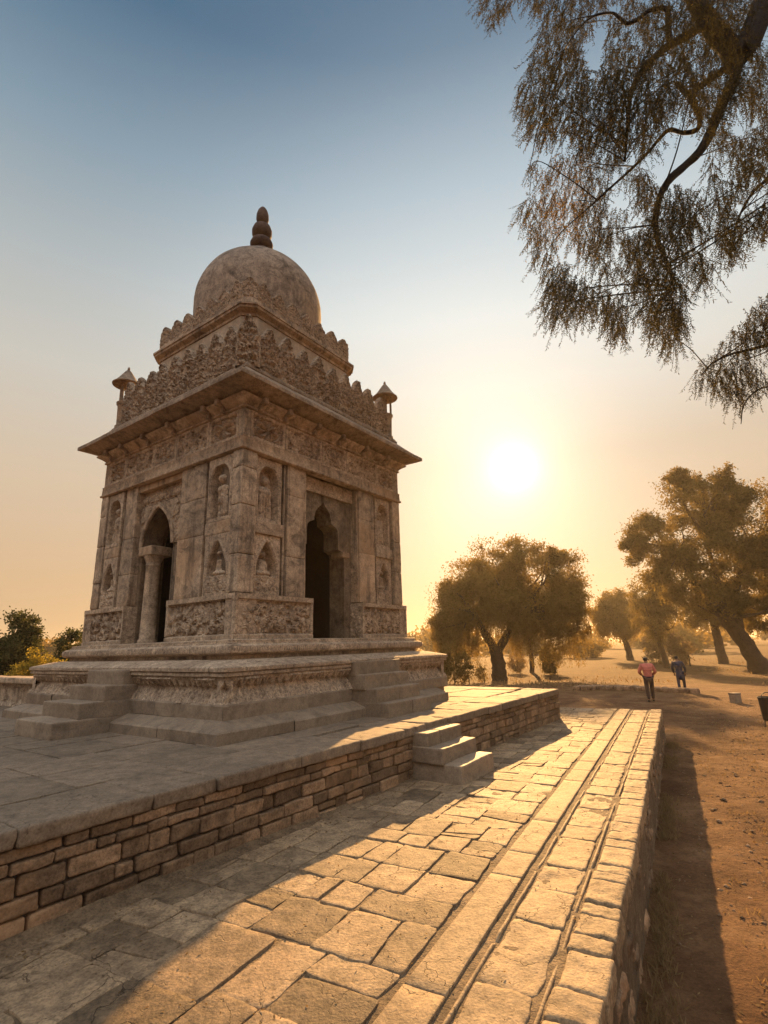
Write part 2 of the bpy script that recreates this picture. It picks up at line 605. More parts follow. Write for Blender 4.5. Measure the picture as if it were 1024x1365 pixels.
M_PLASTER = mat_stone('old_plaster', (.36, .27, .19), (.50, .39, .285), stain=.25, streak=.35, bump=.4, contrast=.6, tone_amt=0)
M_MORTAR = mat_stone('dark_mortar', (.055, .04, .03), (.10, .072, .05), stain=.2, bump=.8, tone_amt=0)
M_BED = mat_stone('joint_dirt', (.13, .09, .055), (.24, .17, .105), stain=.3, bump=1.0, tone_amt=0, dist=.03)
M_BARK = mat_stone('tree_bark', (.045, .028, .018), (.09, .058, .038), stain=.3, bump=1.0, tone_amt=0, scale=2, dist=.03)
M_BARK_DARK = mat_stone('dark_bark', (.012, .009, .008), (.028, .021, .017), stain=.2, bump=1.0, tone_amt=0, scale=2.5, dist=.02)
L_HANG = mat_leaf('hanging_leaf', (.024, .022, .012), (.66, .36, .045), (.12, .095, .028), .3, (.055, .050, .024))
L_OLIVE = mat_leaf('olive_leaf', (.035, .038, .016), (.17, .13, .04), (.55, .33, .07), .5)
L_DARK = mat_leaf('dark_leaf', (.024, .028, .013), (.12, .10, .035), (.42, .27, .07), .5)
L_GREEN = mat_leaf('green_leaf', (.03, .035, .018), (.10, .10, .04), (.14, .13, .03), .35)
L_YELLOW = mat_leaf('yellow_leaf', (.12, .11, .025), (.36, .27, .05), (.5, .36, .05), .5)
L_DRY = mat_leaf('dry_twig', (.16, .11, .06), (.30, .21, .11), (.35, .22, .08), .4)

# ------------------------------------------------------------------ ground
TD = np.array([.476, .8795, 0])                 # walkway direction
TP = np.array([-.8795, .476, 0])                # across it, to the left
W0 = np.array([.97, 2.98, 0])                   # a point on its right edge
WZ, TZ = .64, 1.30                              # top of walkway, top of terrace
YAW = rad(54.63)
CTR = np.array([-2.784, 10.942, 0])
AU = np.array([math.cos(YAW), math.sin(YAW), 0])
AW = np.array([-math.sin(YAW), math.cos(YAW), 0])
ZZ = np.array([0, 0, 1.0])


def gz(x, y):                                   # height of the bare ground
    x, y = np.asarray(x, float), np.asarray(y, float)
    r = np.hypot(x, y)
    s = np.clip((r - 24) / 24, 0, 1)
    s = s * s * (3 - 2 * s)
    h = -.75 * s
    h = h + .05 * vnoise(np.stack([x * .35, y * .35, 0 * x], -1), 4) * np.clip((r - 1) / 4, 0, 1) + .25 * vnoise(np.stack([x * .03, y * .03, 0 * x], -1), 6) * np.clip((r - 40) / 60, 0, 1)
    return h


def gap_axis(lo, hi, step, far, k=1.12):
    a = list(np.arange(lo, hi, step))
    s, x = step, hi
    while x < far:
        a.append(x)
        s *= k
        x += s
    s, x = step, lo
    while x > -far:
        s *= k
        x -= s
        a.insert(0, x)
    return np.array(a)


xs = gap_axis(0.8, 14, .09, 1500)
ys = gap_axis(2.5, 18, .09, 1500)
X, Y = np.meshgrid(xs, ys, indexing='ij')
Zg = gz(X, Y)
near = np.exp(-np.hypot(X - 6, Y - 9) / 14)
Zg = Zg + near * (.036 * fbm(np.stack([X * 2.2, Y * 2.2, 0 * X], -1), 4, 50) + 0.014 * fbm(np.stack([X * 7, Y * 7, 0 * X], -1), 2, 55))
ga = Acc()
ga.grid(np.stack([X, Y, Zg], -1))


def mat_ground():
    m = D.materials.new('dry_earth')
    m.use_nodes = True
    t = m.node_tree
    bs = t.nodes['Principled BSDF']
    bs.inputs['Roughness'].default_value = .95
    bs.inputs['Specular IOR Level'].default_value = .1
    tc = nd(t, 'ShaderNodeTexCoord')
    v = tc.outputs['Object']

    def noise(s, det=6, rgh=.6, dis=0.0):
        n = nd(t, 'ShaderNodeTexNoise')
        n.inputs['Scale'].default_value = s
        n.inputs['Detail'].default_value = det
        n.inputs['Roughness'].default_value = rgh
        n.inputs['Distortion'].default_value = dis
        t.links.new(v, n.inputs['Vector'])
        return n.outputs['Fac']
    n0, n1, n2, n3 = noise(.12, 6, .6, .5), noise(.9, 8, .65, .4), noise(7, 8, .7), noise(40, 5, .7)
    r1 = ramp(t, [(.3, (.085, .043, .022)), (.5, (.165, .087, .044)), (.7, (.27, .162, .085))])
    t.links.new(n1, r1.inputs[0])
    sp = nd(t, 'ShaderNodeSeparateXYZ')
    t.links.new(v, sp.inputs[0])
    far = mth(t, 'ADD', mth(t, 'DIVIDE', mth(t, 'SUBTRACT', sp.outputs['Y'], 24.0), 26.0), mth(t, 'MULTIPLY', mth(t, 'SUBTRACT', n0, .5), 2.2), True)
    r0 = ramp(t, [(.3, (.095, .050, .020)), (.7, (.185, .105, .040))])
    t.links.new(n1, r0.inputs[0])
    col = mixc(t, 'MIX', far, r1.outputs[0], r0.outputs[0])
    r2 = ramp(t, [(.3, (.6, .58, .55)), (.5, (1, 1, 1)), (.75, (1.3, 1.25, 1.2))])
    t.links.new(n2, r2.inputs[0])
    col = mixc(t, 'MULTIPLY', .9, col, r2.outputs[0])
    r3 = ramp(t, [(.3, (.55, .52, .5)), (.52, (1, 1, 1)), (.78, (1.4, 1.35, 1.3))])
    t.links.new(n3, r3.inputs[0])
    col = mixc(t, 'MULTIPLY', .7, col, r3.outputs[0])
    t.links.new(col, bs.inputs['Base Color'])
    bp = nd(t, 'ShaderNodeBump')
    bp.inputs['Strength'].default_value = .9
    bp.inputs['Distance'].default_value = .075
    t.links.new(mth(t, 'ADD', n2, mth(t, 'MULTIPLY', n3, .4)), bp.inputs['Height'])
    t.links.new(bp.outputs[0], bs.inputs['Normal'])
    return m


M_GROUND = mat_ground()
struct(ga.build('ground', M_GROUND, smooth=180))

# loose pebbles and litter on the bare earth (nobody could count them)
pa = Acc()
npb = 5200
s_ = RNG.uniform(-2, 22, npb)
o_ = -.12 - RNG.gamma(1.6, 2.2, npb)
pp = W0 + s_[:, None] * TD + o_[:, None] * TP
pp[:, 2] = gz(pp[:, 0], pp[:, 1])
OCT = np.array([(1, 0, 0), (-1, 0, 0), (0, 1, 0), (0, -1, 0), (0, 0, 1), (0, 0, -1)], float)
OT = np.array([(0, 2, 4), (2, 1, 4), (1, 3, 4), (3, 0, 4), (2, 0, 5), (1, 2, 5), (3, 1, 5), (0, 3, 5)])
sz = RNG.gamma(2.0, .0055, npb) + .004
V = pp[:, None, :] + OCT[None] * sz[:, None, None] * RNG.uniform(.6, 1.4, (npb, 6, 1)) * np.array([1.2, 1, .6])
pa.add(V.reshape(-1, 3), None, (OT[None] + 6 * np.arange(npb)[:, None, None]).reshape(-1, 3), np.repeat(RNG.uniform(.15, .9, npb), 6))
struct(pa.build('gravel', M_WALL, smooth=0), 'stuff')
gr = Acc()
ng = 9000
s_ = RNG.uniform(-2, 24, ng)
o_ = -.1 - RNG.gamma(1.3, 2.4, ng)
pp = W0 + s_[:, None] * TD + o_[:, None] * TP
pp[:, 2] = gz(pp[:, 0], pp[:, 1]) + .008
dd = RNG.normal(size=(ng, 3)) * np.array([1, 1, .25])
leaves(gr, pp, .036, dd, .35, RNG.uniform(0, 1, ng), .05)
n2 = 2600                                              # blown leaves and grit on the paving and along the foot of the walls
s2 = RNG.uniform(-1, 12.2, n2)
o2 = np.where(RNG.uniform(size=n2) < .45, (3.36 - .0894 * (s2 + .95)) - np.abs(RNG.normal(size=n2)) * .28, RNG.uniform(.1, 3.2, n2))
p2 = W0 + s2[:, None] * TD + o2[:, None] * TP
p2[:, 2] = WZ + .006
leaves(gr, p2, .022, RNG.normal(size=(n2, 3)) * np.array([1, 1, .2]), .4, RNG.uniform(0, .7, n2), .05)
n3 = 900
s3 = RNG.uniform(-1, 12.2, n3)
p3 = W0 + s3[:, None] * TD + (-.03 - np.abs(RNG.normal(size=n3)) * .10)[:, None] * TP
p3[:, 2] = gz(p3[:, 0], p3[:, 1])
p3 = np.repeat(p3, 7, 0) + RNG.normal(size=(n3 * 7, 3)) * np.array([.02, .02, 0])
kp = vnoise(p3 * .9, 33) > .05
leaves(gr, p3[kp], .075, np.tile([0, 0, 1.0], (kp.sum(), 1)), .12, RNG.uniform(.2, .9, kp.sum()), .5)
p4 = W0 + np.repeat(RNG.uniform(0, 16, 260), 14)[:, None] * TD + np.repeat(-.6 - RNG.gamma(1.6, 1.8, 260), 14)[:, None] * TP
p4 += RNG.normal(size=p4.shape) * np.array([.05, .05, 0])
p4[:, 2] = gz(p4[:, 0], p4[:, 1])
leaves(gr, p4, .06, np.tile([0, 0, 1.0], (len(p4), 1)), .12, RNG.uniform(.2, .9, len(p4)), .6)
struct(gr.build('leaf_litter', L_DRY, smooth=0), 'stuff')

# ------------------------------------------------------------------ walkway
def wp(s, o, z=0.0):
    return W0 + s * TD + o * TP + np.array([0, 0, z])


S0, S1 = -7.0, 12.3


def o_wall(s):
    return 3.36 - .0894 * (s + .95)


wb = Acc()
bed_t = Acc()
sg = np.linspace(S0, S1, 420)
og = np.linspace(.02, 5.2, 110)
SG, OG = np.meshgrid(sg, og, indexing='ij')
P = W0 + SG[..., None] * TD + OG[..., None] * TP
P[..., 2] = WZ - .0125 + .008 * fbm(P * 7, 3, 77)
wb.grid(P)
for (a, b) in (((S0, .02), (S1, .02)), ((S1, .02), (S1, 5.2)), ((S1, 5.2), (S0, 5.2)), ((S0, 5.2), (S0, .02))):
    p, q = wp(*a), wp(*b)
    wb.add([p - ZZ * .3, q - ZZ * .3, q + ZZ * (WZ - .03), p + ZZ * (WZ - .03)], [(0, 1, 2, 3)])
walkway = struct(wb.build('walkway', M_BED, smooth=180))

pv = Acc()
rects = []


def split(s0, s1, o0, o1, depth=0):
    ls, lo = s1 - s0, o1 - o0
    big = .62 if s0 < 2.4 else .50
    ratio = ls / lo
    if depth < 2 or ls > big * 1.25 or lo > big or (random.random() < .3 and max(ls, lo) > .5):
        if ls < .34 and lo < .34:
            rects.append((s0, s1, o0, o1))
            return
        k = random.uniform(.36, .64)
        if ratio > random.uniform(.75, 1.25):
            split(s0, s0 + ls * k, o0, o1, depth + 1)
            split(s0 + ls * k, s1, o0, o1, depth + 1)
        else:
            split(s0, s1, o0, o0 + lo * k, depth + 1)
            split(s0, s1, o0 + lo * k, o1, depth + 1)
    else:
        rects.append((s0, s1, o0, o1))


s = S0
while s < S1 - .2:
    d = random.uniform(.6, 1.2) if s < 3 else random.uniform(.5, 1.0)
    e = min(S1, s + d)
    if S1 - e < .35:
        e = S1
    far_o = (o_wall((s + e) / 2) + .12) if s < 10.4 else 3.4
    split(s, e, 1.04, far_o, 1)
    s = e
quads = []
for (a, b, c, d) in rects:
    j = lambda: random.uniform(-.018, .018)
    q = [(a + j(), c + j()), (b + j(), c + j()), (b + j(), d + j()), (a + j(), d + j())]
    if random.random() < .22 and (b - a) * (d - c) > .10:            # a slab cracked across
        k = random.uniform(.3, .7)
        m = k + random.uniform(-.22, .22)
        lerp = lambda p, r, t_: (p[0] + (r[0] - p[0]) * t_, p[1] + (r[1] - p[1]) * t_)
        if b - a > d - c:
            p, r = lerp(q[0], q[1], k), lerp(q[3], q[2], m)
            quads += [([q[0], p, r, q[3]], 1), ([p, q[1], q[2], r], 1)]
        else:
            p, r = lerp(q[0], q[3], k), lerp(q[1], q[2], m)
            quads += [([q[0], q[1], r, p], 1), ([p, r, q[2], q[3]], 1)]
    else:
        quads.append((q, 0))
for k, (quad, cr) in enumerate(quads):
    worn = random.random() < .18
    pillow(pv, W0 + ZZ * WZ, TD, TP, ZZ, quad, gap=random.choice((.004, .007, .010, .016)), th=.05, bev=random.uniform(.002, .005), n=13,
           wob=.030 if worn else .016, bump=.009 if worn else .005, rr=random.uniform(.006, .04), seed=k, tone=random.uniform(.15, .85),
           lift=random.uniform(-.003, .003) - (.005 if worn else 0), tilt=(random.uniform(-.008, .008), random.uniform(-.008, .008)))
pv.build('paving', M_SLAB, walkway, 50)

kb = Acc()
s = S0
k = 900
while s < S1 - .1:                                       # long smooth kerb slabs
    d = random.choice((.55, .8, 1.4, 1.9)) * random.uniform(.85, 1.15)
    e = min(S1, s + d)
    pillow(kb, W0 + ZZ * WZ, TD, TP, ZZ, [(s, .735), (e, .735), (e, .985), (s, .985)], gap=.008, th=.05, bev=.006, n=14, wob=.004, bump=.003, rr=.01, seed=k, tone=random.uniform(.35, .75), lift=.006)
    s = e
    k += 1
s = S0
while s < S1 - .1:                                       # worn slabs between the two ribs
    d = random.uniform(.32, .75)
    e = min(S1, s + d)
    w_ = random.random() < .2
    pillow(kb, W0 + ZZ * WZ, TD, TP, ZZ, [(s + random.uniform(-.02, .02), .325), (e + random.uniform(-.02, .02), .325), (e + random.uniform(-.02, .02), .645), (s, .645)], gap=.008, th=.05, bev=.006, n=16,
           wob=.020, bump=.014 if w_ else .006, rr=random.uniform(.01, .06), seed=k, tone=random.uniform(.4, .85), lift=-.001 - (.005 if w_ else 0))
    s = e
    k += 1
kb.build('kerb_band', M_KERB, walkway, 50)
for cen, hw in ((.290, .0115), (.672, .0115)):           # the raised stone ribs along the edge
    ra = Acc()
    sa = S0
    while sa < S1 - .1:
        sb = min(S1, sa + random.uniform(.45, 1.3))
        n = max(8, int((sb - sa) / .05))
        ss = np.linspace(sa + .004, sb - .004, n)
        dl, dh = random.uniform(-.006, .006), random.uniform(-.004, .003)
        prof = [(-1, -.03), (-.95, -.006), (-.7, .000), (0, .002), (.7, .000), (.95, -.006), (1, -.03)]
        G = np.zeros((n, len(prof), 3))
        for i, (a, h) in enumerate(prof):
            q = np.stack([ss * 3, np.full(n, cen * 30), np.zeros(n)], -1)
            oo = cen + dl + a * hw + .007 * fbm(q, 3, 61)
            zz = WZ + dh + h + .005 * fbm(q * 1.7, 3, 67) - .01 * np.clip(vnoise(q * .7, 70) - .35, 0, 1) * 3
            G[:, i] = W0 + ss[:, None] * TD + oo[:, None] * TP
            G[:, i, 2] = zz
        G[0, :, 2] -= .02
        G[-1, :, 2] -= .02
        ra.grid(G, random.uniform(.3, .65))
        sa = sb
    ra.build('rib', M_KERB, walkway, 60)

# dark drifted dirt at the foot of the terrace wall
dr = Acc()
n = 150
ss = np.linspace(-5, 10.4, n)
cols = np.linspace(0, 1, 8)
G = np.zeros((n, 8, 3))
for i, c in enumerate(cols):
    wd = .26 + .12 * fbm(np.stack([ss * 1.3, 0 * ss, 0 * ss], -1), 3, 81)
    oo = o_wall(ss) + .03 - c * wd
    G[:, i] = W0 + ss[:, None] * TD + oo[:, None] * TP
    G[:, i, 2] = WZ + .045 * (1 - c) ** 2 - .022 * c ** 3 + .012 * fbm(G[:, i] * 9, 3, 83) * (1 - c * .6)
dr.grid(G)
dr.build('dirt_drift', M_BED, walkway, 180)

# ------------------------------------------------------------------ retaining wall on the right of the walkway
rw = empty('retaining_wall', wp((S0 + S1) / 2, 0, 0))
tag(rw, 'long low rough stone retaining wall holding up the paved walkway beside the bare earth', 'wall')
rwl = np.array(rw.location)
ca = Acc()
s, k = S0, 2000
while s < S1 - .05:                                     # rounded edge stones
    d = random.uniform(.16, .42)
    e = min(S1, s + d)
    ln = (e - s) / 2 - .003
    rbox(ca, wp((s + e) / 2, .135 + random.uniform(-.012, .008), WZ - .062 + random.uniform(-.006, .004)) - rwl, TD, TP, ZZ, (ln, .125, .075), bev=.020, n=10, rough=.012, seed=k, tone=random.uniform(.4, .8), freq=5)
    s = e
    k += 1
ca.build('coping', M_KERB, rw, 60)
fa = Acc()
zc = -.06
NRM = -TP
for zc, hh in ((-.06, .14), (.08, .13), (.21, .11), (.32, .12), (.44, .075)):
    s = S0
    while s < S1 - .05:
        d = random.uniform(.09, .34)
        e = min(S1, s + d)
        pillow(fa, wp(0, .055, 0) - rwl, TD, ZZ, NRM, [(s, zc), (e, zc), (e + random.uniform(-.02, .02), zc + hh), (s, zc + hh)], gap=.008, th=.08, bev=.02, n=6, wob=.012, bump=.03, rr=.03, seed=k, tone=random.uniform(.25, .9), lift=random.uniform(-.02, .05), tilt=(random.uniform(-.02, .02), random.uniform(-.03, .02)))
        s = e
        k += 1
# far end of the wall, facing the trees
for zc, hh in ((-.06, .2), (.14, .2), (.34, .17)):
    o = .05
    while o < 5.0:
        e = o + random.uniform(.25, .6)
        pillow(fa, wp(S1 - .02, 0, 0) - rwl, TP, ZZ, TD, [(o, zc), (e, zc), (e, zc + hh), (o, zc + hh)], gap=.01, th=.05, bev=.02, n=5, wob=.01, bump=.01, seed=k, tone=random.uniform(.3, .7))
        o = e
        k += 1
fa.build('wall_face', M_WALL, rw, 60)
mo = Acc()
a, b = wp(S0, .05, -.2) - rwl, wp(S1 - .03, .05, -.2) - rwl
mo.add([a, b, b + ZZ * (.2 + WZ - .08), a + ZZ * (.2 + WZ - .08)], [(0, 1, 2, 3)])
mo.build('mortar', M_MORTAR, rw, 0)

# ------------------------------------------------------------------ terrace
TN, TUA, TUB = 4.40, -14.0, 5.5                        # its front at TN from the temple's middle, its far end at TUB
TWB = 17.0                                             # how far back it runs


def tl(u, n, z=0.0):                                   # terrace coordinates: along the front, out from the temple
    return CTR + u * AU - n * AW + np.array([0, 0, z])


terr = empty('stone_terrace', tl(0, 0, 0))
tag(terr, 'broad raised stone terrace with coursed rubble front carrying the domed pavilion', 'terrace')
tlo = np.array(terr.location)
core = Acc()
ins = .06
cs = [tl(TUA, TN - ins) - tlo, tl(TUB - ins, TN - ins) - tlo, tl(TUB - ins, -TWB) - tlo, tl(TUA, -TWB) - tlo]
v = [c + ZZ * -.2 for c in cs] + [c + ZZ * (TZ - .035) for c in cs]
core.add(v, [(4, 5, 6, 7), (0, 1, 5, 4), (1, 2, 6, 5), (2, 3, 7, 6), (3, 0, 4, 7)])
core.build('core', M_MORTAR, terr, 0)
wf = Acc()


def masonry(O, Ux, Nx, a0, a1, rows, kk, wmin, wmax):
    z = rows[0][0]
    for zc, hh in rows:
        s = a0
        while s < a1 - .01:
            d = random.uniform(wmin, wmax) * (1.25 if hh > .17 else .9)
            e = s + d
            if a1 - e < wmin * .7:
                e = a1
            zj, zk = random.uniform(-.008, .008), random.uniform(-.008, .008)
            parts = [(zc, hh)]
            if hh > .15 and d < .3 and random.random() < .3:
                parts = [(zc, hh * .5), (zc + hh * .5, hh * .5)]
            for (za, hb) in parts:
                pillow(wf, O, Ux, ZZ, Nx, [(s, za), (e, za + zj), (e + random.uniform(-.012, .012), za + hb + zk), (s, za + hb)], gap=random.uniform(.006, .02), th=.07, bev=random.uniform(.008, .018), n=11,
                       wob=.010, bump=.017, rr=random.uniform(.006, .022), seed=kk, tone=random.uniform(.15, .85), lift=random.uniform(-.015, .012))
                kk += 1
            s = e
    return kk


rowsF = [(.60, .165), (.765, .115), (.88, .135), (1.015, .08), (1.095, .085)]
k = masonry(tl(0, TN) - tlo, AU, -AW, -11.5, TUB, rowsF, 3000, .15, .46)
k = masonry(tl(TUB, 0) - tlo, -AW, AU, -6.0, TN, [(-.1, .3), (.2, .25), (.45, .2), (.65, .2), (.85, .155), (1.005, .145)], k, .25, .6)
wf.build('wall_face', M_WALL, terr, 55)
cp = Acc()
s = -11.6
while s < TUB:                                         # edge slabs, thick and worn
    d = random.uniform(.5, 1.05)
    e = s + d
    if TUB - e < .4:
        e = TUB + .03
    dep = random.uniform(.36, .52)
    rbox(cp, tl((s + e) / 2, TN + .025 + random.uniform(-.015, .015) - dep, TZ - .058 + random.uniform(-.008, .005)) - tlo, AU, -AW, ZZ, ((e - s) / 2 - .006, dep, .060), bev=.020, n=9, rough=.014, seed=k, tone=random.uniform(.3, .75), freq=3.5)
    s = e
    k += 1
s = -4.0
while s < TN - .9:
    e = min(TN - .85, s + random.uniform(.6, 1.1))
    rbox(cp, tl(TUB - .3, (s + e) / 2, TZ - .075) - tlo, -AW, AU, ZZ, ((e - s) / 2 - .006, .33, .076), bev=.022, n=8, rough=.007, seed=k, tone=random.uniform(.35, .7), freq=3.5)
    s = e
    k += 1
cp.build('coping', M_TERR, terr, 55)
tp = Acc()
rects = []


def split2(a0, a1, b0, b1, mx):
    la, lb = a1 - a0, b1 - b0
    if la > mx or lb > mx * .8:
        kk = random.uniform(.38, .62)
        if la / mx > lb / (mx * .8):
            split2(a0, a0 + la * kk, b0, b1, mx)
            split2(a0 + la * kk, a1, b0, b1, mx)
        else:
            split2(a0, a1, b0, b0 + lb * kk, mx)
            split2(a0, a1, b0 + lb * kk, b1, mx)
    else:
        rects.append((a0, a1, b0, b1))


split2(-11.6, 4.85, -4.0, 3.62, 1.5)
split2(-11.6, 5.4, -TWB + .2, -4.0, 2.4)
for (a, b, c, d) in rects:
    if a > -2.6 and b < 2.6 and c > -2.6 and d < 2.6:
        continue
    pillow(tp, tl(0, 0, TZ) - tlo, AU, -AW, ZZ, [(a, c), (b, c), (b, d), (a, d)], gap=random.uniform(.008, .017), th=.04, bev=.005, n=10, wob=.014, bump=.005, rr=.015, seed=k, tone=random.uniform(.3, .75), lift=random.uniform(-.006, .003), tilt=(random.uniform(-.006, .006), random.uniform(-.006, .006)))
    k += 1
tp.build('paving', M_TERR, terr, 55)


# ------------------------------------------------------------------ flights of steps
def steps(label, O, Ux, Nx, a0, a1, base_z, tops, fronts, back, seed):
    """O + Ux runs along the treads, Nx out; fronts = distance of each riser"""
    c = O + Ux * (a0 + a1) / 2 + Nx * fronts[0]
    e = empty('stone_steps', (c[0], c[1], base_z))
    tag(e, label, 'steps', 'flights of stone steps')
    L = np.array(e.location)
    z = base_z
    for i, (t_, f_) in enumerate(zip(tops, fronts)):
        ac = Acc()
        cuts = [a0 + random.uniform(-.02, .02), a0 + (a1 - a0) * random.uniform(.35, .65), a1 + random.uniform(-.02, .02)]
        if random.random() < .4:
            cuts = [cuts[0], cuts[2]]
        for p, q in zip(cuts, cuts[1:]):
            rbox(ac, O + Ux * (p + q) / 2 + Nx * (f_ + back) / 2 + ZZ * (z + t_ - .01) / 2 - L, Ux, Nx, ZZ, ((q - p) / 2 - .003, (f_ - back) / 2, (t_ - z) / 2 + .012),
                 bev=random.uniform(.010, .020), n=10, rough=.010, seed=seed + i, tone=random.uniform(.3, .8), freq=4, skew=.008)
        z = t_
        ac.build('step', M_STEP, e, 55)
    return e


steps('four stone steps climbing to the sunward doorway of the pavilion, lit along their edges', CTR.copy(), AU, -AW, -.32, .98, TZ, [TZ + .21, TZ + .42, TZ + .63, TZ + .84], [3.62, 3.40, 3.18, 2.98], 2.55, 5000)
steps('four dark shaded stone steps at the left side of the pavilion below its columned door', CTR.copy(), AW, -AU, -.70, .42, TZ, [TZ + .21, TZ + .42, TZ + .63, TZ + .84], [3.95, 3.62, 3.28, 3.02], 2.55, 5100)
steps('three stone steps leading from the walkway up to the raised terrace', CTR.copy(), AU, -AW, -.88, .12, WZ - .03, [WZ + .22, WZ + .40, WZ + .57], [5.14, 4.88, 4.64], 4.36, 5200)

# ------------------------------------------------------------------ the domed pavilion
temple = empty('domed_pavilion', (CTR[0], CTR[1], TZ), YAW)
tag(temple, 'weathered carved stone pavilion with a round plastered dome, deep eave and two arched doorways', 'pavilion')
X3, Y3 = np.array([1.0, 0, 0]), np.array([0, 1.0, 0])
FACES = {'R': (X3, -Y3), 'L': (Y3, -X3), 'BR': (X3, Y3), 'BL': (Y3, X3)}


def ring(name, prof, mat, cham=0.0, ns=46, noise=.008, tone=.5, off=(0, 0), parent=temple, seed=0, smooth=40):
    """square moulding: profile of (half width, height)"""
    ac = Acc()
    rows = []
    for h, z in prof:
        c = cham
        if c:
            pts = [(-h + c, -h), (h - c, -h), (h, -h + c), (h, h - c), (h - c, h), (-h + c, h), (-h, h - c), (-h, -h + c)]
        else:
            pts = [(-h, -h), (h, -h), (h, h), (-h, h)]
        ln = []
        for p, q in zip(pts, pts[1:] + pts[:1]):
            n_ = ns if math.hypot(q[0] - p[0], q[1] - p[1]) > .8 * h else 5
            for tt in np.linspace(0, 1, n_, endpoint=False):
                ln.append((p[0] + (q[0] - p[0]) * tt, p[1] + (q[1] - p[1]) * tt, z))
        rows.append(ln)
    G = np.array(rows)
    nz = fbm(G * 2.6 + seed, 4, 90 + seed)
    if noise:
        rr_ = np.linalg.norm(G[..., :2], axis=-1, keepdims=True) + 1e-6
        G[..., :2] += G[..., :2] / rr_ * (nz * noise)[..., None]
        G[..., 2] += noise * .6 * fbm(G * 3.1 + 9 + seed, 3, 95 + seed)
    G[..., 0] += off[0]
    G[..., 1] += off[1]
    ac.grid(G, tone, closed=True)
    return ac.build(name, mat, parent, smooth)


def petal_field(A, Z, per, hgt, seed, npet=24, mirror=True, size=1.0):
    """carved foliage: mirrored clusters of little leaves repeated along the stone, each repeat slightly different"""
    H = np.zeros(A.shape)
    a0, a1 = A.min(), A.max()
    m0, m1 = int(math.floor(a0 / per)) - 1, int(math.ceil(a1 / per)) + 1
    for mot in range(m0, m1 + 1):
        rg = np.random.default_rng(seed * 7919 + 3 + (mot % 3) * 13)
        rj = np.random.default_rng(seed * 31 + mot + 1000)
        cx = (mot + .5) * per
        sel = abs(A - cx) < per * .75
        if not sel.any():
            continue
        aa, zz = A[sel] - cx, Z[sel]
        h = np.zeros(aa.shape)
        for i in range(npet):
            px, pz = rg.uniform(0, .5) * per, rg.uniform(.04, .96) * hgt
            an = rg.uniform(-.5, 2.2)
            ln, wd = rg.uniform(.16, .32) * per * size, rg.uniform(.06, .11) * per * size
            px += rj.normal() * .006
            pz += rj.normal() * .006
            amp = rg.uniform(.55, 1.0) * rj.uniform(.55, 1.05)
            for sg in ((1, -1) if mirror else (1,)):
                x, z = aa - sg * px, zz - pz
                ca, sa = math.cos(an) * sg, math.sin(an)
                u_ = (x * ca + z * sa)
                w_ = (-x * sa + z * ca)
                w_ = w_ + .9 * u_ * u_ / ln
                d = (u_ / ln) ** 2 + (w_ / wd) ** 2
                h = np.maximum(h, amp * np.minimum(1, 1.9 * np.sqrt(np.clip(1 - d, 0, 1))) * (1 - .35 * np.exp(-(w_ / wd * 4) ** 2)))
        H[sel] = np.maximum(H[sel], h)
    P = np.stack([A, Z, np.full(A.shape, seed * 2.3)], -1)
    H = H * (.88 + .30 * fbm(P * 3, 2, seed)) + .09 * fbm(P * 14, 3, seed + 3)
    return H


def panel(ac, face, a0, a1, z0, z1, n0, hf=None, res=.016, back=.08, off=(0, 0), tone=.5):
    Ux, Nx = FACES[face]
    na, nz = max(3, int((a1 - a0) / res)), max(3, int((z1 - z0) / res))
    a = np.linspace(a0, a1, na)
    z = np.linspace(z0, z1, nz)
    A, Z = np.meshgrid(a, z, indexing='ij')
    H = hf(A, Z) if hf is not None else np.zeros(A.shape)
    A2, Z2, H2 = np.pad(A, 1, 'edge'), np.pad(Z, 1, 'edge'), np.pad(H, 1, constant_values=-back)
    G = A2[..., None] * Ux + (n0 + H2)[..., None] * Nx + Z2[..., None] * ZZ
    G[..., 0] += off[0]
    G[..., 1] += off[1]
    ac.grid(G, tone)


def rough(amp=.006, s=0, f=4.0):
    return lambda A, Z: amp * (fbm(np.stack([A * f, Z * f, np.full(A.shape, s * 1.9)], -1), 4, 40 + s) + .0)


def framed(hf, a0, a1, z0, z1, bw=.035, bh=.0, depth=-.03):
    """a raised flat border round a sunk carved field"""
    def f(A, Z):
        d = np.minimum(np.minimum(A - a0, a1 - A), np.minimum(Z - z0, z1 - Z))
        k = np.clip((d - bw) / .012, 0, 1)
        return bh * (1 - k) + k * (depth + hf(A, Z)) + .004 * fbm(np.stack([A * 6, Z * 6, 0 * A], -1), 3, 44)
    return f


def block(ac, face, a0, a1, z0, z1, n0, n1, seed=0, bev=.012, rough_=.006, tone=.5, off=(0, 0)):
    Ux, Nx = FACES[face]
    O = Ux * (a0 + a1) / 2 + Nx * (n0 + n1) / 2 + ZZ * (z0 + z1) / 2 + np.array([off[0], off[1], 0])
    rbox(ac, O, Ux, ZZ, Nx, ((a1 - a0) / 2, (z1 - z0) / 2, abs(n1 - n0) / 2), bev=bev, n=9, rough=rough_, seed=seed, tone=tone, freq=4)


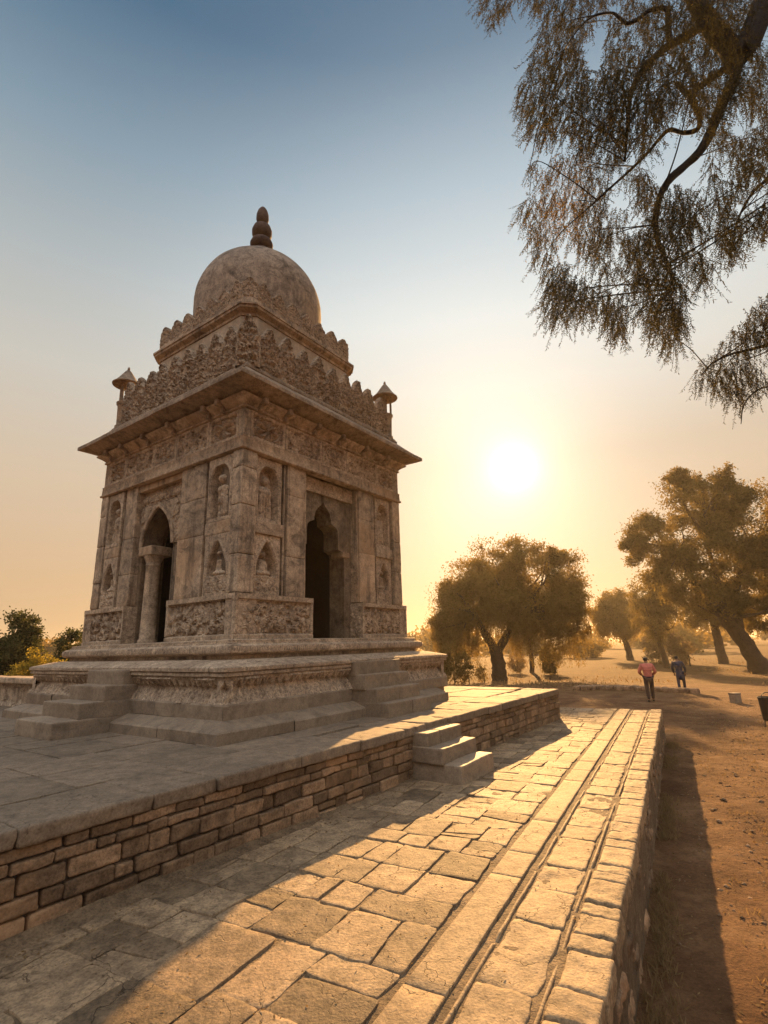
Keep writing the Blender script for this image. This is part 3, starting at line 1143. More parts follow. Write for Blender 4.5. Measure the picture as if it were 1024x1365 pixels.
# --- base mouldings
def ring_blocks(name, prof, cuts, mat, seed):
    """square moulding laid in long blocks with open joints and mitred corners"""
    ac = Acc()
    rg = np.random.default_rng(seed)
    pr = np.array(prof)
    for face in ('R', 'L', 'BR', 'BL'):
        Ux, Nx = FACES[face]
        cs = [None] + list(cuts) + [None]
        for i in range(len(cs) - 1):
            m = 26
            dh, dz = rg.uniform(-.008, .008), rg.uniform(-.006, .006)
            rows = []
            for h, z in pr:
                a = -h if cs[i] is None else cs[i] + .004
                b = h if cs[i + 1] is None else cs[i + 1] - .004
                x = np.linspace(a, b, m)
                e = np.minimum(np.arange(m), np.arange(m)[::-1])
                n_ = h + dh - np.where((e == 0) & np.array([(k == 0 and cs[i] is not None) or (k == m - 1 and cs[i + 1] is not None) for k in range(m)]), .012, 0)
                P = x[:, None] * Ux + np.asarray(n_)[:, None] * Nx + (z + dz) * ZZ
                nz_ = fbm(P * 4 + seed, 3, seed)
                rows.append(P + (nz_ * .006)[:, None] * Nx + (.004 * fbm(P * 5 + 3, 3, seed + 2))[:, None] * ZZ)
            ac.grid(np.stack(rows), rg.uniform(.35, .65))
    return ac.build(name, mat, temple, 28)


ring_blocks('plinth_slab', [(3.15, -.03), (3.17, .0), (3.17, .125), (3.155, .145), (2.90, .232), (2.84, .236), (2.6, .236)], (-1.9, -.4, 1.3), M_STEP, 1)
ring('plinth_backing', [(3.12, -.03), (3.12, .11), (2.84, .20), (2.6, .21)], M_MORTAR, noise=.002, seed=2)
for nm in ('plinth_slab', 'plinth_backing'):            # the lowest course stops short at the sunward end
    for v_ in D.objects[nm].data.vertices:
        v_.co.x = min(v_.co.x, 2.42 if nm == 'plinth_slab' else 2.38)
ring('plinth_core', [(2.84, -.03), (2.84, .38), (2.70, .40)], M_STEP, noise=.004, seed=3)
ring_blocks('plinth_block', [(2.885, .215), (2.90, .23), (2.90, .40), (2.888, .42), (2.80, .43), (2.7, .43)], (-1.35, .55, 1.9), M_STEP, 4)
ring('plinth_cornice', [(2.80, .735), (2.86, .755), (2.90, .765), (2.90, .80), (2.885, .81), (2.92, .825), (2.92, .87), (2.90, .885), (2.62, .955), (2.45, .965), (2.40, .965)], M_CARVE, noise=.014, seed=3)
ring('plinth_groove', [(2.43, .95), (2.43, 1.02), (2.46, 1.03)], M_TEMPLE, noise=.005, seed=4)
ring('torus', [(2.44, 1.02), (2.49, 1.03), (2.53, 1.06), (2.54, 1.10), (2.53, 1.14), (2.49, 1.17), (2.44, 1.18), (2.44, 1.195), (2.42, 1.20), (2.42, 1.235), (2.39, 1.245), (2.0, 1.25)], M_CARVE, noise=.012, seed=5)


def dents(n0, z0, z1, pitch, half, name, w=.6, dpt=.02):
    """a row of small carved beads along the four sides"""
    ac = Acc()
    for face in ('R', 'L', 'BR', 'BL'):
        def f(A, Z):
            ph = np.abs(((A / pitch) % 1) - .5) * 2
            v = np.clip(1 - (Z - (z0 + z1) / 2) ** 2 / ((z1 - z0) / 2) ** 2, 0, 1)
            er = np.clip(.75 + .7 * fbm(np.stack([A * 2.2, Z * 2, 0 * A], -1), 3, 51), 0, 1)
            return dpt * np.clip((w - ph) / .3, 0, 1) * np.sqrt(v) * er
        if face in ('R', 'L'):
            panel(ac, face, -half, half, z0, z1, n0, f, .011, .02)
        else:
            panel(ac, face, -half, half, z0, z1, n0, None, .5, .02)
    return ac.build(name, M_CARVE, temple, 40)


dents(2.535, 1.055, 1.15, .045, 2.52, 'bead_moulding', .75, .014)
dents(2.915, .828, .868, .05, 2.9, 'bead_moulding', .7, .012)
# carved leaf band of the plinth: undercut above, upright leaves below
ac = Acc()
for face in ('R', 'L', 'BR', 'BL'):
    def f(A, Z):
        t_ = (Z - .42) / .33
        P = np.stack([A, Z, 0 * A], -1)
        prof = .012 - .105 * np.sin(np.clip(t_, 0, 1) * math.pi) ** .8 * (.35 + .65 * t_)
        cell = np.floor(A / .105)
        u_ = ((A / .105) % 1 - .5) * 2
        tip = .50 + .10 * vnoise(np.stack([cell, 0 * A, 0 * A + 3.3], -1), 9)
        edge = tip * (1 - np.abs(u_) ** 1.7) - t_
        leaf = np.clip(edge / .05, 0, 1) * (1 - .45 * np.exp(-(u_ * 5) ** 2)) * (.75 + .35 * vnoise(np.stack([cell, 0 * A, 0 * A + 8.1], -1), 4))
        v_ = ((A / .135 + .4) % 1 - .5) * 2
        drop = np.clip((t_ - (.58 + .30 * v_ ** 2)) / .05, 0, 1) * (1 - .4 * np.exp(-(v_ * 6) ** 2))
        wear = np.clip(.7 + .6 * fbm(P * 2.5, 3, 12), .15, 1)
        return prof + (.062 * leaf + .085 * drop * np.clip((1.02 - t_) / .1, 0, 1)) * wear + .010 * fbm(P * 12, 3, 14)
    if face in ('R', 'L'):
        panel(ac, face, -2.86, 2.86, .42, .765, 2.84, f, .0135, .12)
    else:
        panel(ac, face, -2.86, 2.86, .42, .765, 2.84, None, .3, .12)
ac.build('carved_leaf_band', M_CARVE, temple, 50)

# --- body walls with their doorways (one closed outline each)
ZB, ZT = 1.245, 5.02


def prism(face, outline, n0, n1, name, mat, smooth=30, parent=temple):
    """outline (a, z) in the plane of a face, from depth n0 (outer) to n1 (inner)"""
    Ux, Nx = FACES[face]
    bm = bmesh.new()
    vo = [bm.verts.new(tuple(Ux * a + ZZ * z + Nx * n0)) for a, z in outline]
    f0 = bm.faces.new(vo)
    r_ = bmesh.ops.extrude_face_region(bm, geom=[f0])
    mv = [g for g in r_['geom'] if isinstance(g, bmesh.types.BMVert)]
    bmesh.ops.translate(bm, vec=tuple(Nx * (n1 - n0)), verts=mv)
    bmesh.ops.triangulate(bm, faces=[f for f in bm.faces if len(f.verts) > 4])
    bmesh.ops.recalc_face_normals(bm, faces=bm.faces)
    return bm_mesh(bm, name, mat, parent, smooth)


def arch_pts(c, half, zs, za, n=12, side=1):
    """right half of a pointed arch from spring to apex, mirrored by side"""
    out = []
    k = (za - zs) / half
    Rr = half * (1 + k * k) / 2
    for i in range(n + 1):
        t_ = i / n
        ang_ = t_ * math.asin(min(1, (za - zs) / Rr))
        out.append((c + side * (half - Rr + Rr * math.cos(ang_)), zs + Rr * math.sin(ang_)))
    return out


# right face: the stepped, cusped arch
cusp_l = [(-.68, ZB), (-.68, 2.84), (-.655, 2.90), (-.57, 2.945), (-.50, 2.96), (-.50, 3.26), (-.485, 3.34), (-.44, 3.39), (-.37, 3.42), (-.305, 3.45), (-.30, 3.52), (-.27, 3.62), (-.20, 3.71), (-.12, 3.77), (-.06, 3.85)]
cusp_r = [(-.12 - a, z) for a, z in cusp_l[::-1]][1:]
cusp_r = [(min(a, .56), z) for a, z in cusp_r]
cusp = cusp_l + cusp_r
outl = [(-2.16, ZB), *[(a, z) for a, z in cusp], (2.16, ZB), (2.16, ZT), (-2.16, ZT)]
prism('R', outl, 2.0, 1.62, 'wall', M_TEMPLE)
# left face: the pointed arch
LC, LZ = .33, 3.76
larch = [(LC - .50, ZB), (LC - .50, 2.98)] + arch_pts(LC, .50, 3.0, LZ, 12, -1) + arch_pts(LC, .50, 3.0, LZ, 12, 1)[::-1][1:] + [(LC + .50, 2.98), (LC + .50, ZB)]
outl = [(-1.995, ZB), *larch, (2.16, ZB), (2.16, ZT), (-1.995, ZT)]
prism('L', outl, 2.05, 1.60, 'wall', M_TEMPLE)
prism('BR', [(-1.58, ZB), (2.16, ZB), (2.16, ZT), (-1.58, ZT)], 2.10, 1.75, 'wall', M_TEMPLE)
prism('BL', [(-1.60, ZB), (1.74, ZB), (1.74, ZT), (-1.60, ZT)], 2.10, 1.75, 'wall', M_TEMPLE)
prism('R', [(-1.54, ZB), (-.70, ZB), (-.70, 2.9), (-.52, 2.98), (-.5, 3.4), (-.06, 3.87), (.40, 3.4), (.42, 2.95), (.58, 2.85), (.58, ZB), (1.54, ZB), (1.54, 4.6), (-1.54, 4.6)], 1.612, 1.54, 'shade_lining', M_SHADE)  # dark lining added inside so both doorways read black
prism('L', [(-1.535, ZB), (LC - .52, ZB), (LC - .52, 3.1), (LC, 3.78), (LC + .52, 3.1), (LC + .52, ZB), (1.535, ZB), (1.535, 4.6), (-1.535, 4.6)], 1.595, 1.545, 'shade_lining', M_SHADE)
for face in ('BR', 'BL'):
    prism(face, [(-1.5, ZB), (1.5, ZB), (1.5, 4.6), (-1.5, 4.6)], 1.60, 1.53, 'shade_lining', M_SHADE)
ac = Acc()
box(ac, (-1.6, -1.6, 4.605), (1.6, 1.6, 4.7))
ac.build('shade_lining', M_SHADE, temple, 0)
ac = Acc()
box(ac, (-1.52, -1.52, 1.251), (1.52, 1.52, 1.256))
ac.build('shade_lining', M_SHADE, temple, 0)
ac = Acc()
box(ac, (-2.0, -2.0, 5.03), (2.0, 2.0, 5.25))
ac.build('vault', M_TEMPLE, temple, 0)
ac = Acc()
box(ac, (-2.35, -2.35, 1.10), (2.35, 2.35, 1.249))
ac.build('floor', M_TEMPLE, temple, 0)

# --- dado carved with foliage, broken by the doorways
DZ0, DZ1 = ZB, 1.925


def dadof(seed, a0, a1):
    def f(A, Z):
        z = Z - DZ0
        h = petal_field(A, z - .10, .34, .46, seed, 19)
        h = .085 * h
        rim = np.where(z < .075, .024, 0) + np.where(z > .60, .030, 0) + np.where((z > .575) & (z < .60), .010, 0)
        mid = np.clip((z - .075) / .012, 0, 1) * np.clip((.60 - z) / .012, 0, 1)
        edge = np.clip((np.minimum(A - a0, a1 - A) - .05) / .015, 0, 1)
        return rim * 1.0 + mid * (edge * (h - .055) + (1 - edge) * .02) + .005 * fbm(np.stack([A * 5, Z * 5, 0 * A], -1), 3, 47)
    return f


for face, segs in (('R', ((-2.30, -.64), (.76, 2.30))), ('L', ((-2.285, -.52), (.84, 2.30)))):
    for i, (a0, a1) in enumerate(segs):
        ac = Acc()
        panel(ac, face, a0, a1, DZ0, DZ1, 2.285, dadof(11 + i + (5 if face == 'L' else 0), a0, a1), .0125, .22 if face == 'R' else .4)
        ac.build('carved_dado', M_CARVE, temple, 50)
for face in ('BR', 'BL'):
    ac = Acc()
    block(ac, face, -2.285, 2.285, DZ0, DZ1, 2.05, 2.28, 3)
    ac.build('carved_dado', M_CARVE, temple, 50)
# returned carved jamb on the far side of the right doorway
ac = Acc()
na, nz = 26, 52
nn_ = np.linspace(1.66, 2.27, na)
zz_ = np.linspace(DZ0, DZ1, nz)
NN, ZG = np.meshgrid(nn_, zz_, indexing='ij')
hh_ = .03 * petal_field(NN, ZG - DZ0, .28, .66, 31, 22)
ac.grid(np.stack([.752 - hh_, -NN, ZG], -1))
ac.build('carved_jamb', M_CARVE, temple, 50)


# --- niches with worn relief figures
def niche(face, a0, a1, z0, z1, n0, kind, seed):
    ca_, w_ = (a0 + a1) / 2, (a1 - a0)
    hgt = z1 - z0
    rg = np.random.default_rng(seed)
    lean = rg.uniform(-.03, .03)

    def f(A, Z):
        x = (A - ca_) / (w_ / 2)
        t_ = (Z - z0) / hgt
        P = np.stack([A, Z, np.full(A.shape, seed * 1.7)], -1)
        er = fbm(P * 5, 3, seed)
        # the arched recess
        half = .76 if kind != 'lower' else .74
        zs, za = (.60, .88) if kind == 'upper' else (.42, .90)
        spring = np.clip((t_ - zs) / (za - zs), 0, 1)
        wid = half * (np.sqrt(np.clip(1 - spring ** 2, 0, 1)) if kind == 'upper' else (1 - spring ** 1.5))
        wid = np.where(t_ > za, -.3, wid)
        bot = .05 if kind == 'upper' else .30
        ins_ = np.clip((wid - abs(x) + .02 * er) / .10, 0, 1) * np.clip((t_ - bot) / .025, 0, 1)
        base = .004 * er
        ridge = np.clip(1 - abs(wid - abs(x) + .14) / .09, 0, 1) * (t_ > bot) * .020
        h = base + ridge - .165 * ins_
        # the figure
        if kind == 'upper':
            xb = x - lean
            body = np.clip(1 - (abs(xb) / (.56 - .14 * np.clip((t_ - .1) / .5, 0, 1))) ** 3, 0, 1) * np.clip((.55 - t_) / .06, 0, 1)
            sh = np.clip(1 - ((xb) / .53) ** 2 - ((t_ - .50) / .085) ** 2, 0, 1)
            folds = .5 + .5 * np.cos(xb * 34 + 5 * er)
            head = np.clip(1 - ((xb) / .26) ** 2 - ((t_ - .665) / .092) ** 2, 0, 1) ** .5
            neck = np.clip(1 - (xb / .1) ** 2, 0, 1) * (abs(t_ - .57) < .05)
            halo = np.clip(1 - ((xb) / .36) ** 2 - ((t_ - .66) / .17) ** 2, 0, 1) ** .5
            fig = np.maximum.reduce([.140 * body ** .35 + .026 * folds * body, .160 * sh ** .35, .190 * head, .10 * neck, .03 * halo])
        else:
            seat = np.clip(1 - (x / .60) ** 4 - ((t_ - .36) / .06) ** 2, 0, 1) ** .5
            body = np.clip(1 - (x / (.44 - .22 * np.clip((t_ - .36) / .3, 0, 1))) ** 2, 0, 1) ** .5 * np.clip((.62 - t_) / .05, 0, 1) * (t_ > .33)
            head = np.clip(1 - (x / .22) ** 2 - ((t_ - .68) / .065) ** 2, 0, 1) ** .5
            fig = np.maximum.reduce([.165 * seat, .150 * body, .175 * head])
            low = (t_ < bot - .02)
            h = h + np.where(low & (t_ > .05) & (abs(x) < .82), .026 * petal_field(A, Z - z0, .16, .25 * hgt, seed + 50, 16) - .006, 0)
        fig = fig * (.8 + .35 * er) + .010 * fbm(P * 26, 3, seed + 7) * ins_
        return h + ins_ * fig
    ac = Acc()
    panel(ac, face, a0, a1, z0, z1, n0, f, .009, .05)
    return ac.build('niche', M_CARVE, temple, 50)


PZ0, PZ1 = 1.94, 4.255
for face, (nl, nr) in (('R', ((-1.91, -1.33), (1.39, 1.93))), ('L', ((-2.008, -1.365), (1.40, 1.94)))):
    for i, (a0, a1) in enumerate((nl, nr)):
        sd = 60 + i + (10 if face == 'L' else 0)
        niche(face, a0, a1, 3.135, 4.235, 2.185 if face == 'R' else 2.228, 'upper', sd)
        niche(face, a0, a1, PZ0, 2.915, 2.185 if face == 'R' else 2.222, 'lower', sd + 4)
        ac = Acc()
        block(ac, face, a0 - .004, a1 + .03, 2.917, 3.132, 2.05, 2.225, sd)
        ac.build('niche_sill', M_TEMPLE, temple, 50)
    # plain pilasters either side of the door and beside the niches
    pil = ((-1.20, -.755, 2.205), (.80, 1.32, 2.205)) if face == 'R' else ((-1.28, -.56, 2.215), (.93, 1.34, 2.205))
    for i, (a0, a1, n1) in enumerate(pil):
        ac = Acc()
        z = PZ0
        kk = 0
        while z < PZ1 - .05:
            e = min(PZ1, z + random.uniform(.5, 1.1))
            if PZ1 - e < .25:
                e = PZ1
            block(ac, face, a0, a1, z, e - .004, 1.9, n1 + random.uniform(-.004, .004), 70 + i * 9 + kk + ord(face), bev=.008, tone=random.uniform(.35, .65))
            z = e
            kk += 1
        ac.build('pilaster', M_TEMPLE, temple, 50)
        # a narrow fillet standing at the edge
        ac = Acc()
        e0 = a0 - .055 if i == 0 else a1 + .012
        block(ac, face, e0, e0 + .042, PZ0, PZ1, 1.95, n1 - .045, 88 + i, bev=.01)
        ac.build('fillet', M_TEMPLE, temple, 50)
# corner piers
for sx, sy, w in ((-1, -1, .30), (1, -1, .28), (-1, 1, .26), (1, 1, .28)):
    ac = Acc()
    z, kk = PZ0, 0
    wx, wy = (w, w)
    if (sx, sy) == (-1, -1):
        wx, wy = .32, .235
    while z < PZ1 - .02:
        e = min(PZ1, z + random.uniform(.45, .9))
        if PZ1 - e < .25:
            e = PZ1
        cxy = np.array([sx * (2.25 - wx / 2), sy * (2.25 - wy / 2), (z + e) / 2])
        rbox(ac, cxy, X3, Y3, ZZ, (wx / 2, wy / 2, (e - z) / 2 - .002), bev=.018, n=9, rough=.009, seed=120 + kk, tone=random.uniform(.35, .65), freq=4)
        z = e
        kk += 1
    ac.build('corner_pier', M_TEMPLE, temple, 55)
for face in ('BR', 'BL'):
    ac = Acc()
    block(ac, face, -1.9, 1.9, PZ0, PZ1, 2.0, 2.16, 9)
    ac.build('plain_walling', M_TEMPLE, temple, 50)


# --- door surrounds
def sunk(name, face, a0, a1, z0, z1, n0, f, res=.014, back=.05):
    ac = Acc()
    panel(ac, face, a0, a1, z0, z1, n0, f, res, back)
    return ac.build(name, M_CARVE, temple, 50)


# right: flat lintel slabs over the cusped arch
sunk('door_lintel', 'R', -.715, .77, 3.97, 4.235, 2.06, rough(.008, 3))
ac = Acc()
block(ac, 'R', -.745, -.700, ZB, 4.24, 1.95, 2.17, 200)
block(ac, 'R', .775, .80, PZ0, 4.24, 1.95, 2.17, 201)
ac.build('door_frame', M_TEMPLE, temple, 50)
for kk, (z, pr) in enumerate(((2.90, .08),)):
    ac = Acc()
    block(ac, 'R', .565 - pr, .70, z - .085, z + .03, 1.72, 2.04, 210 + kk, bev=.02)
    ac.build('corbel', M_TEMPLE, temple, 50)
# left: deep frame, carved spandrel, moulded pointed arch, column with impost
sunk('carved_lintel', 'L', -.50, .93, 3.86, 4.12, 2.065, lambda A, Z: .035 * petal_field(A, Z - 3.86, .17, .25, 91, 15) - .02 * (abs(Z - 3.885) < .012))
ac = Acc()
Ux, Nx = FACES['L']
na, nz = 126, 100
A, Z = np.meshgrid(np.linspace(-.50, .93, na), np.linspace(3.0, 3.85, nz), indexing='ij')


def arch_half(z, half, zs, za):
    k = (za - zs) / half
    Rr = half * (1 + k * k) / 2
    zz = np.clip(z - zs, 0, None)
    return np.where(z < za, half - Rr + np.sqrt(np.clip(Rr * Rr - zz ** 2, 0, None)), -1)


ah = arch_half(Z, .50, 3.0, LZ)
ah2 = arch_half(Z, .575, 3.0, LZ + .085)
H = .035 * petal_field(A, Z - 3.0, .30, .8, 93, 22) + .012
H = np.where(abs(A - LC) < ah2, .055 - .012 * (abs(A - LC) < (ah + ah2) / 2), H)
G = A[..., None] * Ux + (2.055 + H)[..., None] * Nx + Z[..., None] * ZZ
keep = (abs(A - LC) >= ah)
idx = np.arange(na * nz).reshape(na, nz)
q = np.stack([idx[:-1, :-1], idx[:-1, 1:], idx[1:, 1:], idx[1:, :-1]], -1).reshape(-1, 4)
kq = keep.reshape(-1)[q].all(1)
ac.add(G.reshape(-1, 3), q[kq])
ac.build('arch_spandrel', M_CARVE, temple, 50)
# moulded arch edge, following the opening
ac = Acc()
pts = [(a, z) for a, z in arch_pts(LC, .515, 3.0, LZ + .02, 14, -1)] + [(a, z) for a, z in arch_pts(LC, .515, 3.0, LZ + .02, 14, 1)[::-1][1:]]
tube(ac, [Ux * a + Nx * 2.085 + ZZ * z for a, z in pts], .034, 8)
ac.build('arch_moulding', M_TEMPLE, temple, 60)
c = Ux * .63 + Nx * 1.93
ac = Acc()
lathe(ac, [(0, ZB), (.165, ZB), (.165, ZB + .06), (.142, ZB + .09), (.136, ZB + .4), (.130, 2.0), (.124, 2.66), (.135, 2.68), (.13, 2.70), (.125, 2.72), (.145, 2.77), (.175, 2.83), (.18, 2.86), (0, 2.86)], c, 40, .005)
col_ = ac.build('column', M_TEMPLE, temple, 40)
ac = Acc()
block(ac, 'L', .43, .88, 2.862, 3.04, 1.66, 2.11, 300, bev=.015)
ac.build('impost', M_TEMPLE, col_, 50)
ac = Acc()
block(ac, 'L', -.555, -.500, ZB, 4.12, 1.9, 2.15, 301)
block(ac, 'L', -.555, .925, 4.122, 4.25, 1.9, 2.18, 303)
ac.build('door_frame', M_TEMPLE, temple, 50)

# --- band and frieze
ring('string_course', [(2.1, 4.257), (2.27, 4.258), (2.285, 4.27), (2.285, 4.30), (2.262, 4.315), (2.255, 4.46), (2.262, 4.475), (2.235, 4.485), (2.1, 4.486)], M_TEMPLE, noise=.008, seed=7)
FZ0, FZ1 = 4.488, 4.985
SEG = [(-2.235, -2.10), (-2.09, -1.31), (-1.30, -.345), (-.335, .385), (.395, 1.425), (1.435, 2.235)]
for face in ('R', 'L'):
    for i, (a0, a1) in enumerate(SEG):
        if i == 0:
            continue
        ac = Acc()
        sd = 140 + i + (20 if face == 'L' else 0)
        cc, rr_ = (a0 + a1) / 2, min(a1 - a0, FZ1 - FZ0) * .36
        if i in (1, 5):
            def f(A, Z, cc=cc, sd=sd, a0=a0, a1=a1):
                x, z = A - cc, Z - (FZ0 + FZ1) / 2
                r_ = np.hypot(x / 1.35, z)
                an = np.arctan2(z, x)
                fl = (.5 + .5 * np.cos(an * 9 + 8 * r_)) * np.clip((.19 - r_) / .03, 0, 1)
                rim = np.clip(1 - abs(r_ - .20) / .018, 0, 1)
                fol = petal_field(A, Z - FZ0, .26, .5, sd, 22) * (r_ > .215)
                return .075 * fl + .07 * rim + .055 * fol
        else:
            def f(A, Z, sd=sd):
                return .085 * petal_field(A, Z - FZ0 - .05, .34, .40, sd, 26)
        panel(ac, face, a0, a1, FZ0, FZ1, 2.225, framed(f, a0, a1, FZ0, FZ1, .05, .012, -.055), .0125, .1)
        ac.build('frieze_panel', M_CARVE, temple, 50)
ac = Acc()
rbox(ac, np.array([-2.162, -2.162, (FZ0 + FZ1) / 2]), X3, Y3, ZZ, (.073, .073, (FZ1 - FZ0) / 2 - .002), bev=.012, n=8, rough=.006)
ac.build('frieze_corner', M_TEMPLE, temple, 50)
for face in ('BR', 'BL'):
    ac = Acc()
    block(ac, face, -2.225, 2.225, FZ0, FZ1, 2.0, 2.225, 8)
    ac.build('frieze_panel', M_TEMPLE, temple, 50)
# --- eave with its cove and brackets
ring('cove', [(2.1, 4.99), (2.25, 4.99), (2.27, 5.0), (2.27, 5.03), (2.25, 5.045), (2.31, 5.10), (2.38, 5.14), (2.40, 5.17)], M_TEMPLE, noise=.006, seed=8)
ring('eave', [(2.34, 5.21), (2.50, 5.265), (2.645, 5.30), (2.668, 5.305), (2.67, 5.365), (2.66, 5.385), (2.55, 5.455), (2.38, 5.61), (2.28, 5.70), (2.25, 5.72), (2.10, 5.73)], M_EAVE, noise=.016, seed=9, ns=70, smooth=28)
for face in ('R', 'L', 'BR', 'BL'):
    for a in (-1.95, -1.38, -.62, .08, .85, 1.62) if face == 'R' else (-1.75, -1.36, -.30, .55, 1.35, 1.95):
        ac = Acc()
        block(ac, face, a - .04, a + .04, 4.99, 5.10, 2.2, 2.335, 5, bev=.01)
        block(ac, face, a - .045, a + .045, 5.08, 5.20, 2.2, 2.46, 6, bev=.02)
        ac.build('bracket', M_EAVE, temple, 50)

# --- parapet of tall pointed merlons
ring('parapet_base', [(2.05, 5.715), (2.24, 5.72), (2.255, 5.735), (2.255, 5.775), (2.235, 5.79), (2.22, 5.83), (2.05, 5.835)], M_EAVE, noise=.012, seed=10)


def merlon_mesh(w, h, th, seed, pointed=.55, relief=.045, per=.2):
    na, nt_ = 26, 56
    x = np.linspace(-1, 1, na)
    t_ = np.linspace(0, 1, nt_)
    Xm, Tm = np.meshgrid(x, t_, indexing='ij')
    k = np.clip((Tm - pointed) / (1 - pointed), 0, 1)
    wid = w / 2 * np.where(k > 0, np.clip(1 - k, 0, 1) ** .78 * (1 + .34 * np.sin(k * math.pi) - .10 * np.sin(k * math.pi * 4)), 1) + .006
    a, z = Xm * wid, Tm * h
    P = np.stack([a, z, np.full(a.shape, seed * 3.1)], -1)
    a = a + .007 * fbm(P * 7, 3, seed) * (Tm > .05)
    z = z + .010 * fbm(P * 5 + 7, 2, seed) * Tm
    ed = np.clip((1 - abs(Xm)) / .16, 0, 1) ** .7 * np.clip((1 - Tm) / .05, 0, 1)
    f = th / 2 * (.45 + .55 * ed) + relief * ed * (petal_field(Xm * w / 2, z, per, h, seed, 34) - .25)
    b = -th / 2 * (.5 + .5 * ed) - .2 * relief * ed * fbm(P * 8, 3, seed + 5)
    ac = Acc()
    front = np.stack([a, -f, z], -1)
    back = np.stack([a, -b, z], -1)
    ac.grid(front)
    ac.grid(back[::-1])
    rim = lambda s: np.concatenate([s[0, :], s[1:, -1], s[-1, ::-1][1:]])
    r0, r1 = rim(front), rim(back)
    ac.grid(np.stack([r0, r1], 1))
    return ac


def merlon_row(proto_meshes, face, cs, n, z, name, mat, off=(0, 0), seed=0, parent=temple):
    rg = random.Random(seed)
    rz = {'R': 0, 'L': -math.pi / 2, 'BR': math.pi, 'BL': math.pi / 2}[face]
    Ux, Nx = FACES[face]
    for c in cs:
        o = D.objects.new(name, rg.choice(proto_meshes))
        COL.objects.link(o)
        p = Ux * c + Nx * n + ZZ * (z + rg.uniform(-.02, .01))
        o.location = (p[0] + off[0], p[1] + off[1], p[2])
        o.rotation_euler = (rg.uniform(-.02, .02), rg.uniform(-.02, .02), rz + rg.uniform(-.02, .02))
        o.scale = (rg.uniform(.97, 1.04), 1, rg.uniform(.95, 1.04))
        o.parent = parent


def protos(n, w, h, th, sd, **kw):
    ms = []
    for i in range(n):
        ac = merlon_mesh(w, h, th, sd + i, **kw)
        o = ac.build('merlon', M_FRET, None, 60)
        ms.append(o.data)
        D.objects.remove(o)
    return ms


pm = protos(5, .425, .98, .13, 400, pointed=.52, relief=.062, per=.14)
for face in ('R', 'L', 'BR', 'BL'):
    merlon_row(pm, face, np.arange(-4, 5) * .425, 2.15, 5.80, 'merlon', M_CARVE, seed=ord(face[-1]) + len(face))
pc = protos(1, .40, 1.04, .20, 420, pointed=.42, relief=.08, per=.17)
for sx, sy, rz in ((-1, -1, -math.pi / 4),):
    o = D.objects.new('corner_merlon', pc[0])
    COL.objects.link(o)
    o.location = (sx * 2.11, sy * 2.11, 5.80)
    o.rotation_euler = (0, 0, rz)
    o.parent = temple

# --- little corner turrets
for sx, sy in ((1, -1), (-1, 1), (1, 1)):
    e = D.objects.new('corner_turret', None)
    COL.objects.link(e)
    e.parent = temple
    e.location = (sx * 2.07, sy * 2.07, 5.80)
    ac = Acc()
    lathe(ac, [(0, -.02), (.17, -.02), (.17, .08), (.14, .11), (.145, .56), (.17, .59), (.175, .64), (0, .64)], (0, 0, 0), 20, .01)
    ac.build('turret_pier', M_TEMPLE, e, 40)
    for i in range(4):
        ac = Acc()
        an = i * math.pi / 2 + .5
        lathe(ac, [(0, .635), (.032, .635), (.026, .68), (.026, 1.07), (.04, 1.12), (0, 1.12)], (.13 * math.cos(an), .125 * math.sin(an), 0), 10)
        ac.build('turret_post', M_EAVE, e, 40)
    ac = Acc()
    lathe(ac, [(0, 1.115), (.20, 1.11), (.30, 1.085), (.305, 1.10), (.25, 1.15), (.19, 1.23), (.12, 1.34), (.06, 1.43), (.02, 1.47), (.03, 1.49), (.018, 1.53), (0, 1.55)], (0, 0, 0), 28, .008)
    ac.build('turret_canopy', M_EAVE, e, 40)

# --- upper tier, its parapet, the dome and finial
OFF = (-.07, .10)
CH = .22
ring('upper_tier', [(1.62, 5.75), (1.60, 6.2), (1.60, 7.42), (1.58, 7.46)], M_PLASTER, CH, noise=.010, off=OFF, seed=12)
ring('upper_cornice', [(1.5, 7.44), (1.615, 7.45), (1.62, 7.50), (1.70, 7.56), (1.705, 7.61), (1.725, 7.615), (1.725, 7.655), (1.66, 7.672), (1.2, 7.68)], M_TEMPLE, CH, noise=.006, off=OFF, seed=13, smooth=25)
ring('parapet_wall', [(1.64, 7.67), (1.63, 7.86), (1.60, 7.875), (1.50, 7.875), (1.49, 7.67)], M_TEMPLE, CH, noise=.012, off=OFF, seed=14)
pu = protos(4, .38, .50, .13, 440, pointed=.40, relief=.03, per=.2)
pu2 = protos(2, .20, .24, .11, 450, pointed=.3, relief=.02)
for face in ('R', 'L', 'BR', 'BL'):
    merlon_row(pu, face, np.arange(-3, 4) * .415, 1.565, 7.80, 'upper_merlon', M_CARVE, OFF, seed=77 + ord(face[-1]) + len(face))
    merlon_row(pu2, face, np.arange(-3, 3) * .415 + .207, 1.56, 7.81, 'small_merlon', M_CARVE, OFF, seed=177 + ord(face[-1]) + len(face))
for sx, sy, rz in ((-1, -1, -math.pi / 4), (1, -1, math.pi / 4), (-1, 1, -3 * math.pi / 4), (1, 1, 3 * math.pi / 4)):
    o = D.objects.new('upper_merlon', pu[0])
    COL.objects.link(o)
    o.location = (sx * 1.47 + OFF[0], sy * 1.47 + OFF[1], 7.84)
    o.rotation_euler = (0, 0, rz)
    o.parent = temple
ac = Acc()
DR, DC = 1.50, 8.95
prof = [(1.40, 7.6), (1.44, 7.9), (1.465, 8.2), (1.49, 8.5), (1.50, 8.75)]
